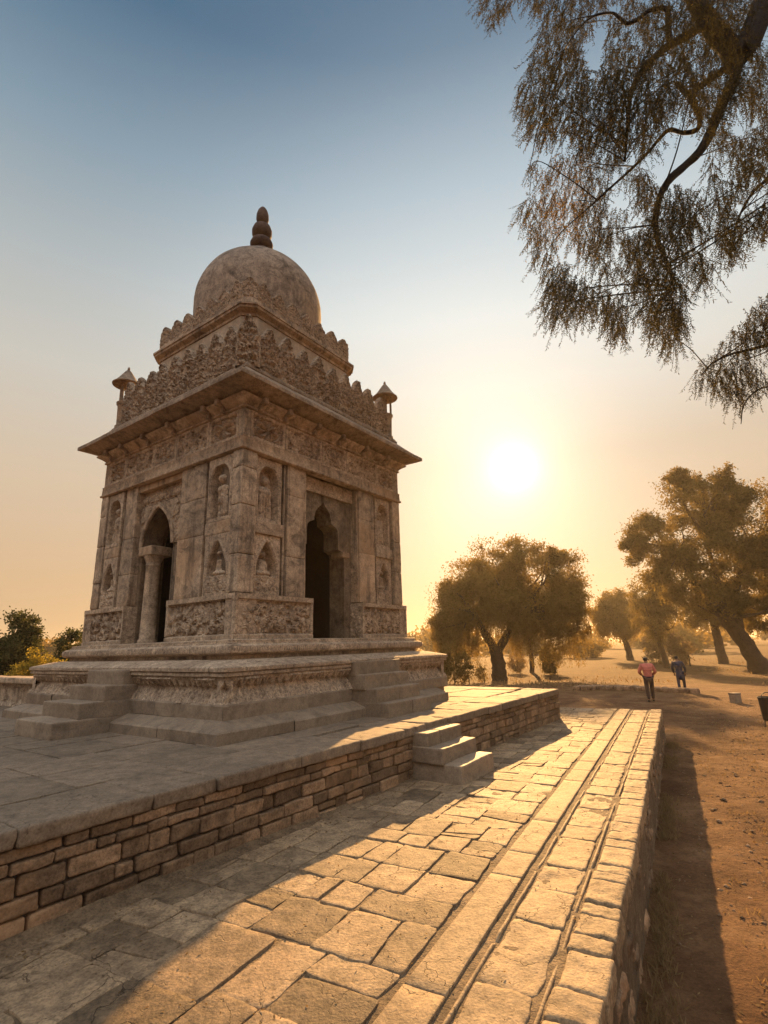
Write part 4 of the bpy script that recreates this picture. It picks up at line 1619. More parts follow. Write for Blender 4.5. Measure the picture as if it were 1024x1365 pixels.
prof += [(DR * math.cos(t_), DC + 1.52 * math.sin(t_)) for t_ in np.linspace(0, math.pi / 2 * .985, 26)] + [(0, DC + 1.523)]
lathe(ac, prof, (OFF[0], OFF[1], 0), 96, .014, seed=3)
dome = ac.build('dome', M_DOME, temple, 60)
fin = [[(0, 10.40), (.15, 10.42), (.17, 10.50), (.25, 10.55), (.285, 10.66), (.26, 10.76), (.19, 10.81), (.10, 10.825), (.0, 10.832)],
       [(0, 10.82), (.10, 10.822), (.21, 10.85), (.275, 10.92), (.285, 11.0), (.25, 11.09), (.18, 11.135), (.09, 11.15), (0, 11.152)],
       [(0, 11.14), (.09, 11.143), (.18, 11.18), (.245, 11.28), (.25, 11.40), (.21, 11.52), (.13, 11.585), (.07, 11.60), (0, 11.602)],
       [(0, 11.59), (.065, 11.593), (.12, 11.63), (.158, 11.75), (.152, 11.90), (.115, 12.03), (.06, 12.12), (0, 12.14)]]
fe = D.objects.new('finial', None)
COL.objects.link(fe)
fe.parent = temple
for prof in fin:
    ac = Acc()
    lathe(ac, [(r_ * 1.0, z) for r_, z in prof], (OFF[0], OFF[1], 0), 32, .006)
    ac.build('finial_bulb', M_FINIAL, fe, 50)

# ------------------------------------------------------------------ low carved wall left of the temple
lw = empty('low_carved_wall', (CTR + AU * -2.1 + AW * 6.2)[:3] + np.array([0, 0, TZ]), YAW)
tag(lw, 'low carved stone wall running left from the pavilion base behind the dark steps', 'wall')
ac = Acc()
A, Z = np.meshgrid(np.linspace(-3.3, 4, 420), np.linspace(0, .50, 34), indexing='ij')
P = np.stack([A, Z, 0 * A], -1)
Hc = .04 * petal_field(A, Z, .22, .5, 501, 20) + .05 * fbm(P * 6, 3, 502) - .10 * np.sin(Z / .5 * math.pi)
ac.grid(np.stack([-.16 - Hc, A, Z], -1))
ac.build('carved_face', M_CARVE, lw, 50)
ac = Acc()
rbox(ac, np.array([.02, .35, .56]), X3, Y3, ZZ, (.26, 3.68, .065), bev=.03, n=8, rough=.014, freq=2)
rbox(ac, np.array([.06, .35, .24]), X3, Y3, ZZ, (.17, 3.62, .26), bev=.02, n=6, rough=.01)
ac.build('wall_cap', M_TEMPLE, lw, 50)

# ------------------------------------------------------------------ trees and bushes
def blob_points(blobs, dens, thr=-.25, fq=.55, seed=0, clump=44):
    """leaf positions: each lobe of a crown is made of many separate leafy clumps with gaps between them"""
    rg = np.random.default_rng(seed)
    out = []
    for (cx, cy, cz, rx, ry, rz) in blobs:
        n = int(dens * (rx * ry * rz) ** (2 / 3))
        R3 = np.array([rx, ry, rz])
        d = rg.normal(size=(clump, 3))
        d /= np.linalg.norm(d, axis=1, keepdims=True)
        cc = d * rg.uniform(.42, .98, (clump, 1)) * R3
        cr = (R3.prod() ** (1 / 3)) * rg.uniform(.20, .38, clump)
        w = cr ** 2
        ci = rg.choice(clump, n, p=w / w.sum())
        e = rg.normal(size=(n, 3))
        e /= np.linalg.norm(e, axis=1, keepdims=True)
        P = cc[ci] + e * (cr[ci] * rg.uniform(0, 1, n) ** .5 * (1 + .3 * rg.normal(size=n)))[:, None] * np.array([1.15, 1.15, .8])
        P += np.array([cx, cy, cz])
        keep = vnoise(P * fq * 2, seed) + .5 * vnoise(P * fq * 5, seed + 1) > thr
        out.append(P[keep])
    return np.vstack(out)


def ground_at(px, Y):
    p = at(px, 860, Y)
    return np.array([p[0], Y, float(gz(p[0], Y))])


def px_blob(base, Y, px, py, rpx, rpy, dy=0.0, ry=None):
    p = at(px, py, Y)
    k = Y / FPX * 1.04
    return (p[0] - base[0], dy, p[2] - base[2], rpx * k, (ry if ry else rpx) * k, rpy * k)


def tree(name, label, cat, base, blobs, trunks, leafmat, bark, dens, lsize, thr=-.25, weep=0.0, group=None, seed=0, fq=.55):
    e = empty(name, base)
    tag(e, label, cat, group)
    rg = np.random.default_rng(seed)
    ac = Acc()
    for pts, r0, r1 in trunks:
        sp = spline(pts, 6)
        tube(ac, sp, np.linspace(r0, r1, len(sp)) * (1 + .10 * rg.normal(size=len(sp)) * 0) + .0, 10, rough=.35)
    # limbs from the trunk tops into each lobe of the crown
    tops = [np.asarray(t_[0][-1], float) for t_ in trunks] or [np.array([0, 0, .1])]
    lr = (trunks[0][2] if trunks else .04)
    for b in blobs:
        c = np.array(b[:3])
        t0 = min(tops, key=lambda q: np.linalg.norm(q - c))
        for k in range(3):
            d = rg.normal(size=3)
            d /= np.linalg.norm(d)
            d[2] = abs(d[2]) * .6
            end = c + d * np.array(b[3:]) * .7
            mid = (t0 + end) / 2 + rg.normal(size=3) * .12 * np.linalg.norm(end - t0)
            sp = spline([t0 - (mid - t0) * .05, mid, end], 5)
            tube(ac, sp, np.linspace(lr * .34, lr * .04, len(sp)), 6)
    ac.build('trunk', bark, e, 60)
    P = blob_points(blobs, dens, thr - .15, fq, seed)
    tn = np.clip(.5 + .35 * vnoise(P * .9, seed + 8) + .25 * rg.normal(size=len(P)), 0, 1)
    ac = Acc()
    leaves(ac, P, lsize, None, .5, tn, rng=rg)
    if weep:
        sel = P[rg.uniform(size=len(P)) < .05]
        sel = sel[sel[:, 2] < np.percentile(P[:, 2], 70)]
        for q in sel:
            L = rg.uniform(.4, 1.0) * weep
            L = min(L, max(.2, q[2] - 1.0))
            m = int(L / (lsize * .5))
            t_ = np.linspace(0, 1, max(2, m))[:, None]
            S = q + np.array([0, 0, -1]) * L * t_ + np.array([rg.normal() * .25, rg.normal() * .25, 0]) * t_ ** 2 + rg.normal(size=(max(2, m), 3)) * .03
            leaves(ac, S, lsize * .8, np.tile([0, 0, -1.0], (len(S), 1)), .35, np.clip(.5 + .25 * rg.normal(size=len(S)), 0, 1), .45, rg)
    ac.build('crown', leafmat, e, 0)
    return e


# the weeping tree under the sun
b = ground_at(662, 45)
B = lambda *a, **k_: px_blob(b, 45, *a, **k_)
tree('weeping_tree', 'wide weeping tree with hanging foliage standing directly below the sun', 'tree', b,
     [B(655, 768, 52, 40), B(690, 752, 38, 36), B(632, 790, 46, 44), B(745, 772, 36, 38), B(715, 800, 44, 34), B(600, 818, 26, 34), B(762, 800, 20, 30), B(668, 800, 40, 34), B(740, 740, 18, 12), B(590, 838, 18, 26), B(622, 842, 22, 22), B(772, 828, 13, 26), B(738, 832, 22, 20), B(610, 790, 24, 26), B(700, 830, 20, 14)],
     [([(0, 0, -.2), (.05, 0, .8), (.0, 0, 2.0), (-.2, 0, 2.9)], .62, .50), ([(-.15, 0, 2.5), (-.8, .1, 3.7), (-1.5, .2, 5.2)], .42, .24), ([(.05, 0, 2.4), (.9, -.1, 3.6), (1.9, -.2, 5.4)], .40, .22)],
     L_OLIVE, M_BARK, 2100, .19, -.1, 3.2, seed=21, fq=.5)
b = ground_at(706, 56)
B = lambda *a, **k_: px_blob(b, 56, *a, **k_)
tree('slender_tree', 'slender pale trunked tree seen behind the right half of the weeping tree', 'tree', b,
     [B(712, 815, 30, 22), B(700, 795, 24, 20)], [([(0, 0, -.2), (.1, 0, 2.0), (-.1, 0, 4.2)], .26, .14)], L_OLIVE, M_BARK, 900, .2, -.1, 1.2, seed=22)
# the big tree on the right
b = ground_at(1008, 46)
B = lambda *a, **k_: px_blob(b, 46, *a, **k_)
tree('broad_tree', 'tallest broad tree at the right edge with thick leaning trunk', 'tree', b,
     [B(925, 680, 52, 48), B(880, 715, 40, 40), B(965, 662, 44, 34), B(1000, 715, 50, 48), B(950, 735, 52, 42), B(905, 765, 46, 34), B(985, 790, 44, 40), B(1060, 690, 56, 60), B(1060, 770, 60, 50), B(850, 735, 22, 26), B(940, 795, 40, 30), B(1030, 820, 34, 28), B(905, 640, 22, 16), B(955, 640, 30, 16)],
     [([(0, 0, -.2), (-.35, 0, 1.2), (-1.1, .1, 3.0), (-2.3, .2, 4.9)], .85, .48), ([(-2.1, .2, 4.6), (-4.0, .3, 7.5), (-5.0, .4, 10.5)], .40, .18), ([(-1.2, .1, 3.2), (-.6, .5, 6.5), (.8, .6, 9.8)], .45, .2), ([(-2.0, .2, 4.4), (-2.6, -.5, 8.0), (-3.0, -.6, 11.5)], .34, .15)],
     L_DARK, M_BARK, 1900, .22, -.02, 0, seed=23, fq=.42)
b = ground_at(885, 58)
B = lambda *a, **k_: px_blob(b, 58, *a, **k_)
tree('drooping_tree', 'dark rounded tree with low drooping crown left of the tallest tree', 'tree', b,
     [B(870, 815, 24, 38), B(862, 795, 22, 24), B(885, 800, 22, 28)], [([(0, 0, -.2), (-.3, 0, 2.0), (-.9, 0, 4.0)], .34, .22)], L_DARK, M_BARK, 1400, .22, -.3, 1.4, seed=24)
b = ground_at(838, 80)
B = lambda *a, **k_: px_blob(b, 80, *a, **k_)
tree('hazy_tree', 'smaller hazy tree in the gap between the two largest trees', 'tree', b,
     [B(820, 806, 24, 22), B(806, 818, 20, 20), B(838, 820, 22, 22), B(826, 836, 28, 14)], [([(0, 0, -.2), (-.2, 0, 2.0), (-.9, 0, 4.0)], .5, .32)], L_OLIVE, M_BARK, 1300, .30, -.25, 1.5, seed=25)
b = ground_at(960, 63)
B = lambda *a, **k_: px_blob(b, 63, *a, **k_)
tree('far_tree', 'straight thick trunk of a farther tree showing under the tallest crown', 'tree', b,
     [B(955, 812, 30, 20), B(985, 815, 24, 18), B(930, 818, 22, 18)], [([(0, 0, -.2), (-.1, 0, 2.4), (-.3, 0, 5.0)], .55, .40)], L_DARK, M_BARK, 1300, .26, -.2, .8, seed=26)


def bush(label, px, Y, blobs, mat, dens, lsize, seed, name='bush', cat='bush', group=None, thr=-.4, z=None, stem=True):
    b = ground_at(px, Y)
    if z is not None:
        b[2] = z
    bl = [px_blob(b, Y, *q) for q in blobs]
    bl = [(q[0], q[1], (q[2] + q[5]) / 2, q[3], q[4], (q[2] + q[5]) * .52) for q in bl]
    return tree(name, label, cat, b, bl, [([(0, 0, -.1), (.03, 0, .3), (0, 0, .7)], .05, .03)] if stem else [], mat, M_BARK, dens, lsize, thr, 0, group, seed, 1.4)


bush('bushy brown shrub right of the weeping tree trunk', 735, 52, [(735, 874, 13, 12), (726, 868, 8, 10)], L_DARK, 3500, .16, 31)
bush('dusty shrub clump beside the far corner of the temple plinth', 603, 40, [(600, 872, 14, 18), (615, 878, 10, 14), (590, 878, 10, 14)], L_OLIVE, 3000, .14, 32)
bush('small round shrub at the left foot of the weeping tree', 642, 43, [(641, 895, 8, 9)], L_DARK, 3000, .12, 33)
bush('squat dark shrub on the sand next to the dusty clump', 622, 41, [(622, 888, 9, 11)], L_DARK, 3000, .12, 34)
bush('pale leafless dry shrub in front of the drooping tree', 872, 66, [(872, 865, 14, 16)], L_DRY, 2200, .22, 35, 'dry_shrub', thr=-.1)
bush('pale dry shrub between the drooping tree and the straight far trunk', 905, 64, [(905, 862, 16, 18)], L_DRY, 2200, .22, 36, 'dry_shrub', thr=-.1)
bush('faint dusty shrub far off behind the hazy tree', 775, 95, [(775, 860, 26, 10)], L_OLIVE, 1500, .3, 37)
bush('low straw coloured shrub by the slender trunk', 690, 55, [(688, 880, 12, 8)], L_DRY, 2600, .16, 38, 'dry_shrub')
# left of the temple
bush('tall dark leafy shrub rising highest at the left edge', 36, 26, [(36, 812, 17, 20), (34, 838, 20, 26), (30, 868, 22, 24), (46, 826, 12, 16)], L_GREEN, 4200, .15, 41, 'tall_shrub', thr=-.35)
bush('dark green bush cut off by the left edge of the picture', 4, 25, [(2, 848, 20, 20), (8, 872, 26, 22), (-16, 850, 24, 30)], L_GREEN, 4200, .14, 42)
bush('rounded green bush close against the left side of the temple', 98, 25, [(98, 852, 18, 18), (108, 868, 22, 24), (88, 872, 16, 20)], L_GREEN, 4200, .14, 43)
bush('sunlit yellow green shrub growing behind the low carved wall', 55, 21, [(58, 878, 18, 14), (36, 892, 22, 14), (70, 890, 16, 14), (12, 896, 18, 10), (50, 866, 10, 10)], L_YELLOW, 6500, .09, 44, thr=-.45)

# far wood, one hazy mass
wd = Acc()
rg = np.random.default_rng(5)
for i in range(150):
    an = rad(rg.uniform(-62, 62))
    R0 = rg.uniform(130, 260)
    x, y = R0 * math.sin(an), R0 * math.cos(an)
    r_ = rg.uniform(3.0, 7.0)
    hgt = rg.uniform(3.0, 8.5)
    z0 = float(gz(x, y))
    P = blob_points([(x, y, z0 + hgt * .5, r_ * 1.3, r_, hgt * .62)], 60, -.3, .2, 300 + i)
    P = P[P[:, 2] > z0]
    leaves(wd, P, 1.1, None, .6, rg.uniform(.2, .8), rng=rg)
struct(wd.build('woods', L_OLIVE, smooth=0), 'stuff')

# dry grass tufts on the far ground
gs = Acc()
n = 9000
rr_ = rg.uniform(26, 90, n)
an = np.radians(rg.uniform(-38, 44, n))
P = np.stack([rr_ * np.sin(an), rr_ * np.cos(an), 0 * an], -1)
P = P[vnoise(P * .12, 91) > -.1]
P[:, 2] = gz(P[:, 0], P[:, 1]) - .02
leaves(gs, P, .22, np.tile([0, 0, 1.0], (len(P), 1)), .35, rg.uniform(.3, 1, len(P)), .35, rg)
struct(gs.build('dry_grass', L_DRY, smooth=0), 'stuff')

# ------------------------------------------------------------------ the overhanging tree, its trunk outside the right edge
ot = empty('overhanging_tree', (13.0, 9.5, float(gz(13, 9.5))))
tag(ot, 'overhanging tree with dark crooked limbs and fine drooping foliage filling the upper right sky', 'tree')
oto = np.array(ot.location)
YD = 8.0


def ov(px, py, d=0.0):
    return at(px, py, YD + d) - oto


ba = Acc()
jn = ov(985, 75)
base = np.array([0, 0, -.2])


def limb(ac, pts, r0, r1, rough_=.2, n=10):
    sp = spline(pts, 7)
    tube(ac, sp, np.linspace(r0, r1, len(sp)), n, rough=rough_)


limb(ba, [base, (-.3, 0, 2.0), (-.9, -.3, 4.6), (-1.9, -.8, 7.0), ov(1075, -20), jn], .48, .22)
limb(ba, [jn, ov(955, 45), ov(930, 5), ov(915, -40), ov(890, -120, .4)], .21, .15)
limbs = {
    'a': ([jn, ov(978, 110), ov(962, 140), ov(948, 175, -.1), ov(933, 202, -.2), ov(912, 222, -.2), ov(893, 239, -.3), ov(880, 262, -.3), ov(874, 295, -.3), ov(877, 322, -.3), ov(890, 352, -.4), ov(899, 385, -.4)], .115, .022),
    'b': ([ov(978, 82), ov(958, 98, .1), ov(938, 112, .2), ov(922, 124, .2), ov(926, 140, .3), ov(933, 156, .3), ov(930, 172, .3), ov(912, 177, .3), ov(893, 173, .3), ov(880, 184, .4), ov(865, 202, .4), ov(842, 225, .5), ov(812, 252, .5), ov(790, 272, .5)], .075, .018),
    'stub': ([ov(922, 126, .2), ov(913, 122, .2), ov(905, 114, .2), ov(901, 110, .2)], .055, .045),
    'c': ([ov(940, 32), ov(918, 46, -.1), ov(893, 60, -.2), ov(873, 76, -.2), ov(856, 94, -.2), ov(846, 112, -.3), ov(840, 132, -.3), ov(836, 178, -.3), ov(833, 215, -.3)], .10, .02),
    'd': ([ov(893, 58, -.2), ov(891, 34, -.2), ov(888, 12, -.2), ov(866, 14, -.2), ov(850, 26, -.2), ov(836, 31, -.2), ov(826, 24, -.2), ov(815, 17, -.2), ov(790, 22, -.3), ov(770, 40, -.3), ov(752, 66, -.3)], .06, .012),
    'e': ([ov(1100, 440, .3), ov(1040, 455, .3), ov(1000, 466, .2), ov(975, 472, .2), ov(950, 484, .2), ov(935, 500, .2)], .04, .01),
    'f': ([ov(1090, 500, .3), ov(1040, 512, .4), ov(1010, 520, .4), ov(992, 540, .4), ov(988, 565, .4)], .025, .006),
    'g': ([ov(1090, 170, .2), ov(1050, 215, .2), ov(1025, 238, .1), ov(1005, 255, .1), ov(985, 290, .1), ov(975, 330, .1)], .05, .012),
    'h': ([ov(930, 5), ov(880, -22, .2), ov(800, -38, .2), ov(720, -25, .2), ov(668, 0, .2)], .08, .015),
}
allpts = []
for key, (pts, r0, r1) in limbs.items():
    limb(ba, pts, r0, r1)
    if key != 'stub':
        allpts.append(spline(pts, 7))
limb(ba, [(-1.9, -.8, 7.0), (-2.3, -.6, 6.0), ov(1100, 440, .3)], .16, .04)
limb(ba, [(-2.2, -.6, 6.2), ov(1110, 470, .3), ov(1090, 500, .3)], .07, .025)
limb(ba, [(-1.9, -.8, 7.0), ov(1110, 110, .1), ov(1090, 170, .2)], .12, .05)
# fine foliage in the regions it fills
polys = [([(690, -60), (1100, -60), (1100, 330), (1040, 330), (1000, 300), (975, 345), (955, 345), (945, 385), (925, 400), (905, 470), (880, 455), (850, 420), (828, 455), (790, 415), (742, 435), (716, 405), (702, 385), (712, 330), (682, 268), (702, 240), (716, 200), (690, 135), (706, 90), (724, 40)], 1.0),
         ([(630, -40), (725, -40), (720, 20), (700, 4), (680, 12), (664, 48), (648, 30)], .8),
         ([(1100, 375), (1000, 405), (968, 455), (930, 490), (926, 520), (962, 520), (980, 548), (1010, 525), (1100, 480)], .8)]


def inside(poly, x, y):
    r_ = np.zeros(len(x), bool)
    p = np.array(poly, float)
    for (x0, y0), (x1, y1) in zip(p, np.roll(p, -1, 0)):
        c = ((y0 > y) != (y1 > y)) & (x < (x1 - x0) * (y - y0) / (y1 - y0 + 1e-9) + x0)
        r_ ^= c
    return r_


lf = Acc()
tw = Acc()
rg = np.random.default_rng(77)
AP = np.vstack(allpts)
nsub = 0
for poly, dens in polys:
    p = np.array(poly)
    lo, hi = p.min(0), p.max(0)
    n = int((hi - lo).prod() / 13 * dens)
    x, y = rg.uniform(lo[0], hi[0], n), rg.uniform(lo[1], hi[1], n)
    q = np.stack([x / 42, y / 42, 0 * x], -1)
    nz = vnoise(q, 7) + .6 * vnoise(q * 2.3, 8)
    k = inside(poly, x, y) & (nz > -.47) & (rg.uniform(size=n) < .86)
    for cx_, cy_, rx_, ry_ in ((850, 402, 15, 18), (985, 165, 22, 20), (990, 390, 30, 22), (945, 300, 10, 30)):
        k &= ~((((x - cx_) / rx_) ** 2 + ((y - cy_) / ry_) ** 2 < 1) & (rg.uniform(size=n) < .85))
    for px, py in zip(x[k], y[k]):
        dd = 1.5 * float(vnoise(np.array([px / 130, py / 130, 3.0]), 12)) + rg.normal() * .45
        a = ov(px, py - 8, dd)
        L = rg.uniform(.22, .55)
        edge = (px - 860) / 400
        dr = np.array([.50 * edge + rg.normal() * .34 - .22, rg.normal() * .35, -1.0])
        dr /= np.linalg.norm(dr)
        m = int(L / .0125)
        t_ = np.linspace(0, 1, m)[:, None]
        sway = np.array([rg.normal() * .06, rg.normal() * .06, -.06])
        S = a + dr * L * t_ + sway * t_ ** 2
        glowc = math.exp(-(((px - 748) / 55) ** 2 + ((py - 262) / 95) ** 2))  # sunlit orange glow painted into the leaf tone of this patch
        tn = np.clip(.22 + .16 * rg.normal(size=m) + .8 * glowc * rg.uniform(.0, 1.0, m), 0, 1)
        sd_ = np.cross(dr, rg.normal(size=3))
        sd_ /= np.linalg.norm(sd_)
        alt = np.where(np.arange(m) % 2 == 0, 1.0, -1.0)[:, None]
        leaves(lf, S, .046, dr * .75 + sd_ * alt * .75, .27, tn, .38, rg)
        ts = S[np.linspace(0, m - 1, 5).astype(int)]
        wv = np.array([.0026, 0, 0]) * np.linspace(1.2, .5, 5)[:, None]
        tw.add(np.stack([ts - wv, ts + wv], 1).reshape(-1, 3), [(2 * i_, 2 * i_ + 1, 2 * i_ + 3, 2 * i_ + 2) for i_ in range(4)])
        if rg.uniform() < .014:
            # a fine branchlet from the nearest limb to this spray
            j = AP[np.argmin(np.linalg.norm(AP - a, axis=1))]
            dist = np.linalg.norm(a - j)
            if .15 < dist < 2.4:
                mid = (j + a) / 2 + np.array([rg.normal() * .1, rg.normal() * .1, .02 * dist])
                limb(ba, [j, mid, a, S[-1]], .006 + .006 * dist, .003, 0, 5)
                nsub += 1
ba.build('limbs', M_BARK_DARK, ot, 60)
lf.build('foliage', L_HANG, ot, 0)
tw.build('twigs', M_BARK_DARK, ot, 0)

# ------------------------------------------------------------------ people
def skin_mesh(name, pts, edges, rad_, sub=2):
    me = D.meshes.new(name)
    me.from_pydata([tuple(p) for p in pts], edges, [])
    o = D.objects.new(name, me)
    COL.objects.link(o)
    sm = o.modifiers.new('skin', 'SKIN')
    sm.use_smooth_shade = True
    for i, r_ in enumerate(rad_):
        v = me.skin_vertices[0].data[i]
        v.radius = (r_, r_) if not isinstance(r_, tuple) else r_
        v.use_root = (i == 0)
    sd = o.modifiers.new('sub', 'SUBSURF')
    sd.levels = sd.render_levels = sub
    bpy.context.view_layer.update()
    dg = bpy.context.evaluated_depsgraph_get()
    out = D.meshes.new_from_object(o.evaluated_get(dg))
    out.name = name
    D.objects.remove(o)
    out.polygons.foreach_set('use_smooth', np.ones(len(out.polygons), bool))
    return out


M_SKIN = mat_plain('skin', (.22, .12, .075), .6, .1)
M_HAIR = mat_plain('black_hair', (.012, .011, .011), .5, .2, 60)


def person(label, loc, rz, H, pose, mats, coat_len):
    e = empty('person', loc, rz)
    tag(e, label, 'person')
    k = H / 1.70

    def J(x, y, z):
        return np.array([x, y, z]) * k
    st = pose['stride']
    el = pose['elbow']
    wr = pose['wrist']
    lean = pose.get('lean', 0.0)
    pel, ch, nk, hd = J(0, 0, .93), J(lean * .5, .01, 1.20), J(lean, .03, 1.44), J(lean * 1.2, .05, 1.585)
    pts = [pel, J(lean * .25, 0, 1.06), ch, J(lean * .85, .015, 1.37), nk, hd, J(lean * 1.25, .055, 1.66)]
    r_ = [.135, .12, .14, .10, .052, .082, .06]
    ed = [(0, 1), (1, 2), (2, 3), (3, 4), (4, 5), (5, 6)]
    clothes_arm, clothes_leg, hands = [], [], []
    for sg in (-1, 1):
        sh = J(lean * .8 + sg * .185, .01, 1.36)
        eb, wt = J(lean * .6 + sg * el[0], el[1], el[2]), J(lean * .6 + sg * wr[0], wr[1], wr[2])
        i = len(pts)
        pts += [sh, eb, wt]
        r_ += [.062, .046, .032]
        ed += [(3, i), (i, i + 1), (i + 1, i + 2)]
        clothes_arm.append((sh, eb, wt))
        # hand: palm and five separate fingers
        dv = (wt - eb) / np.linalg.norm(wt - eb)
        side = np.cross(dv, [0, 0, 1.0])
        side = side / (np.linalg.norm(side) + 1e-6)
        pl = wt + dv * .07 * k
        ip = len(pts)
        pts.append(pl)
        r_.append(.030)
        ed.append((i + 2, ip))
        curl = np.array([0, 0, -1.0]) if abs(dv[2]) < .8 else np.array([0, 1.0, 0])
        for fi, (off, ln) in enumerate(((-.027, .062), (-.009, .074), (.009, .07), (.026, .055))):
            a0 = pl + side * off * k + dv * .022 * k
            a1 = a0 + dv * ln * .55 * k + curl * .010 * k
            a2 = a1 + dv * ln * .35 * k + curl * .026 * k
            j = len(pts)
            pts += [a0, a1, a2]
            r_ += [.0095, .0085, .0075]
            ed += [(ip, j), (j, j + 1), (j + 1, j + 2)]
        j = len(pts)
        th0 = wt + dv * .03 * k + side * -.03 * k * sg
        pts += [th0, th0 + (dv * .035 - side * .022 * sg) * k]
        r_ += [.011, .009]
        ed += [(ip, j), (j, j + 1)]
        hp, kn, an = J(sg * .09, 0, .88), J(sg * .10 + pose['knee'][0] * sg, st * sg * .5 + .02, .49), J(sg * .095, st * sg, .075)
        toe = J(sg * .115, st * sg + .15, .03)
        i = len(pts)
        pts += [hp, kn, an, toe]
        r_ += [.088, .055, .038, .034]
        ed += [(0, i), (i, i + 1), (i + 1, i + 2), (i + 2, i + 3)]
        clothes_leg.append((hp, kn, an, toe))
    body = link('body', skin_mesh('body', pts, ed, [q * k for q in r_], 2), M_SKIN, e)
    # face: nose, brow and ears as small forms on the front of the head (+y)
    fa_ = Acc()
    rbox(fa_, hd + J(0, .098, -.005), X3, Y3, ZZ, (.012 * k, .018 * k, .024 * k), .01, 4, 0)
    for sg in (-1, 1):
        rbox(fa_, hd + J(sg * .082, 0, 0), X3, Y3, ZZ, (.010 * k, .018 * k, .03 * k), .008, 4, 0)
    fa_.build('nose_and_ears', M_SKIN, e, 60)
    ey = Acc()
    for sg in (-1, 1):
        rbox(ey, hd + J(sg * .032, .085, .022), X3, Y3, ZZ, (.012 * k, .006 * k, .006 * k), .004, 4, 0)
    rbox(ey, hd + J(0, .088, -.052), X3, Y3, ZZ, (.022 * k, .006 * k, .004 * k), .003, 4, 0)
    ey.build('eyes_and_mouth', M_HAIR, e, 60)
    # hair / hood
    hp_ = [hd + J(0, -.02, -.08), hd + J(0, -.025, .02), hd + J(0, -.01, .085)]
    link('hair', skin_mesh('hair', hp_, [(0, 1), (1, 2)], [q * k for q in (.07, .098, .07)], 2), mats['hair'], e)
    # coat: torso and sleeves
    cp_ = [J(lean * .3, 0, 1.10), ch, J(lean * .85, .01, 1.36), J(lean * .95, .015, 1.43), J(0, 0, coat_len)]
    cr_ = [.165, .172, .125, .075, .175 if coat_len > .7 else .20]
    ce = [(0, 1), (1, 2), (2, 3), (0, 4)]
    for (sh, eb, wt) in clothes_arm:
        i = len(cp_)
        cp_ += [sh, eb, wt - (wt - eb) * .06]
        cr_ += [.082, .066, .050]
        ce += [(2, i), (i, i + 1), (i + 1, i + 2)]
    link('jacket' if coat_len > .7 else 'long_coat', skin_mesh('coat', cp_, ce, [q * k for q in cr_], 2), mats['coat'], e)
    tp_ = [J(0, 0, .95)]
    tr_ = [.150]
    te = []
    for (hp, kn, an, toe) in clothes_leg:
        i = len(tp_)
        tp_ += [hp, kn, an + J(0, 0, .02)]
        tr_ += [.105, .076, .060]
        te += [(0, i), (i, i + 1), (i + 1, i + 2)]
    link('trousers', skin_mesh('trousers', tp_, te, [q * k for q in tr_], 2), mats['legs'], e)
    for (hp, kn, an, toe) in clothes_leg:
        me = skin_mesh('shoe', [an + J(0, -.02, -.01), (an + toe) / 2, toe], [(0, 1), (1, 2)], [.05 * k, .045 * k, .042 * k], 2)
        link('shoe', me, M_HAIR, e)
    return e


M_PINK = mat_plain('salmon_jacket', (.55, .16, .12), .8, .15)
M_BROWN = mat_plain('brown_trousers', (.045, .022, .018), .8, .2)
M_NAVY = mat_plain('navy_coat', (.012, .016, .045), .8, .2)
g1 = at(869, 936, 21.2)
person('person in a salmon pink jacket and dark brown trousers walking away along the bare earth', (g1[0], 21.2, float(gz(g1[0], 21.2))), rad(-14), 1.70,
       dict(stride=.10, elbow=(.30, .02, 1.10), wrist=(.17, .17, .98), knee=(0, 0)), dict(hair=M_HAIR, coat=M_PINK, legs=M_BROWN), .93)
g2 = at(910, 919, 25.6)
person('person in a long navy coat bending slightly beside the low rubble row', (g2[0], 25.6, float(gz(g2[0], 25.6)) + .02), rad(-35), 1.66,
       dict(stride=.16, elbow=(.27, .05, 1.10), wrist=(.24, .16, .86), knee=(.01, 0), lean=-.05), dict(hair=M_HAIR, coat=M_NAVY, legs=M_NAVY), .52)

# ------------------------------------------------------------------ small things on the bare earth
rr0 = at(770, 914, 28.5)
rr1 = at(928, 922, 24.6)
row = empty('rubble_row', ((rr0[0] + rr1[0]) / 2, (rr0[1] + rr1[1]) / 2, float(gz((rr0[0] + rr1[0]) / 2, 26.5))))
tag(row, 'low row of rough field stones lying across the bare earth behind the person in pink', 'stone row')
ac = Acc()
ro = np.array(row.location)
rg = np.random.default_rng(15)
for t_ in np.linspace(0, 1, 34):
    for kk in range(2):
        p = rr0 + (rr1 - rr0) * t_ + np.array([rg.normal() * .05, (kk - .5) * .28 + rg.normal() * .05, 0])
        p[2] = float(gz(p[0], p[1])) + .09
        d = np.array([rg.uniform(.08, .16), rg.uniform(.10, .17), rg.uniform(.08, .15)])
        an = rg.uniform(0, 3)
        ux = np.array([math.cos(an), math.sin(an), 0])
        vx = np.array([-math.sin(an), math.cos(an), 0])
        rbox(ac, p - ro, ux, vx, ZZ, d, .06, 5, .03, int(rg.integers(1000)), rg.uniform(.3, .9), 5)
ac.build('stones', M_WALL, row, 60)

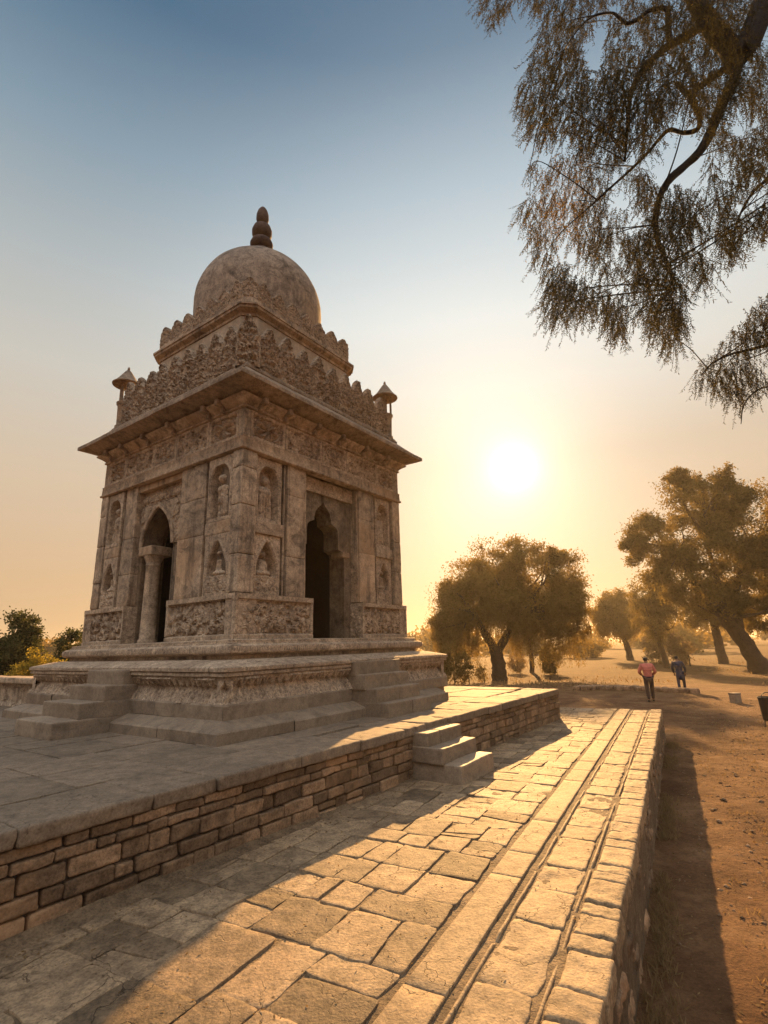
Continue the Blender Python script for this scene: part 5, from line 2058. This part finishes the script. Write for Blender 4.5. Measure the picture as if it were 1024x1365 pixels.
bl = at(981, 935, 20.4)
blk = empty('stone_block', (bl[0], 20.4, float(gz(bl[0], 20.4))), .3)
tag(blk, 'small squat stone block with a pale flat cap standing alone on the bare earth', 'stone block')
ac = Acc()
rbox(ac, np.array([0, 0, .13]), X3, Y3, ZZ, (.145, .145, .16), .03, 8, .012)
ac.build('shaft', M_STEP, blk, 55)
ac = Acc()
rbox(ac, np.array([0, 0, .315]), X3, Y3, ZZ, (.15, .15, .035), .02, 8, .008)
ac.build('cap', M_STEP, blk, 55)

bp_ = at(1030, 966, 14.9)
bn = empty('litter_bin', (bp_[0], 14.9, float(gz(bp_[0], 14.9))), .2)
tag(bn, 'black round litter bin on short legs, half cut off at the right edge', 'bin')
M_BLACK = mat_plain('black_metal', (.015, .014, .014), .45, .2, 20)
ac = Acc()
lathe(ac, [(0, .16), (.17, .16), (.185, .18), (.22, .72), (.235, .73), (.235, .76), (.215, .765), (.205, .74), (.18, .22), (0, .215)], (0, 0, 0), 32)
bo = ac.build('bin_body', M_BLACK, bn, 40)
for an in (.6, 2.7, 4.8):
    ac = Acc()
    tube(ac, [(.15 * math.cos(an), .15 * math.sin(an), .2), (.19 * math.cos(an), .19 * math.sin(an), -.02)], .014, 8)
    ac.build('leg', M_BLACK, bn, 60)
ac = Acc()
a_ = np.linspace(0, math.pi, 14)
tube(ac, np.stack([.2 * np.cos(a_), 0 * a_, .74 + .14 * np.sin(a_)], -1), .012, 8)
ac.build('handle', M_BLACK, bn, 60)

ps = at(919, 880, 60)
pst = empty('wooden_post', (ps[0], 60, float(gz(ps[0], 60))))
tag(pst, 'short thin post standing far off in the dry grass between two tree trunks', 'post')
ac = Acc()
tube(ac, [(0, 0, -.1), (.02, 0, .6), (.0, 0, 1.15)], [.07, .06, .05], 8, rough=.2)
ac.build('stake', M_BARK_DARK, pst, 60)

# ------------------------------------------------------------------ haze
hz = Acc()
box(hz, (-1700, -1700, -3.2), (1700, 1700, 21.5))
hm = D.materials.new('haze')
hm.use_nodes = True
t = hm.node_tree
t.nodes.clear()
pvn = nd(t, 'ShaderNodeVolumePrincipled')
pvn.inputs['Color'].default_value = (.93, .86, .74, 1)
pvn.inputs['Density'].default_value = .00042
pvn.inputs['Anisotropy'].default_value = .55
oo = nd(t, 'ShaderNodeOutputMaterial')
t.links.new(pvn.outputs[0], oo.inputs['Volume'])
struct(hz.build('haze', hm, smooth=0), 'stuff')
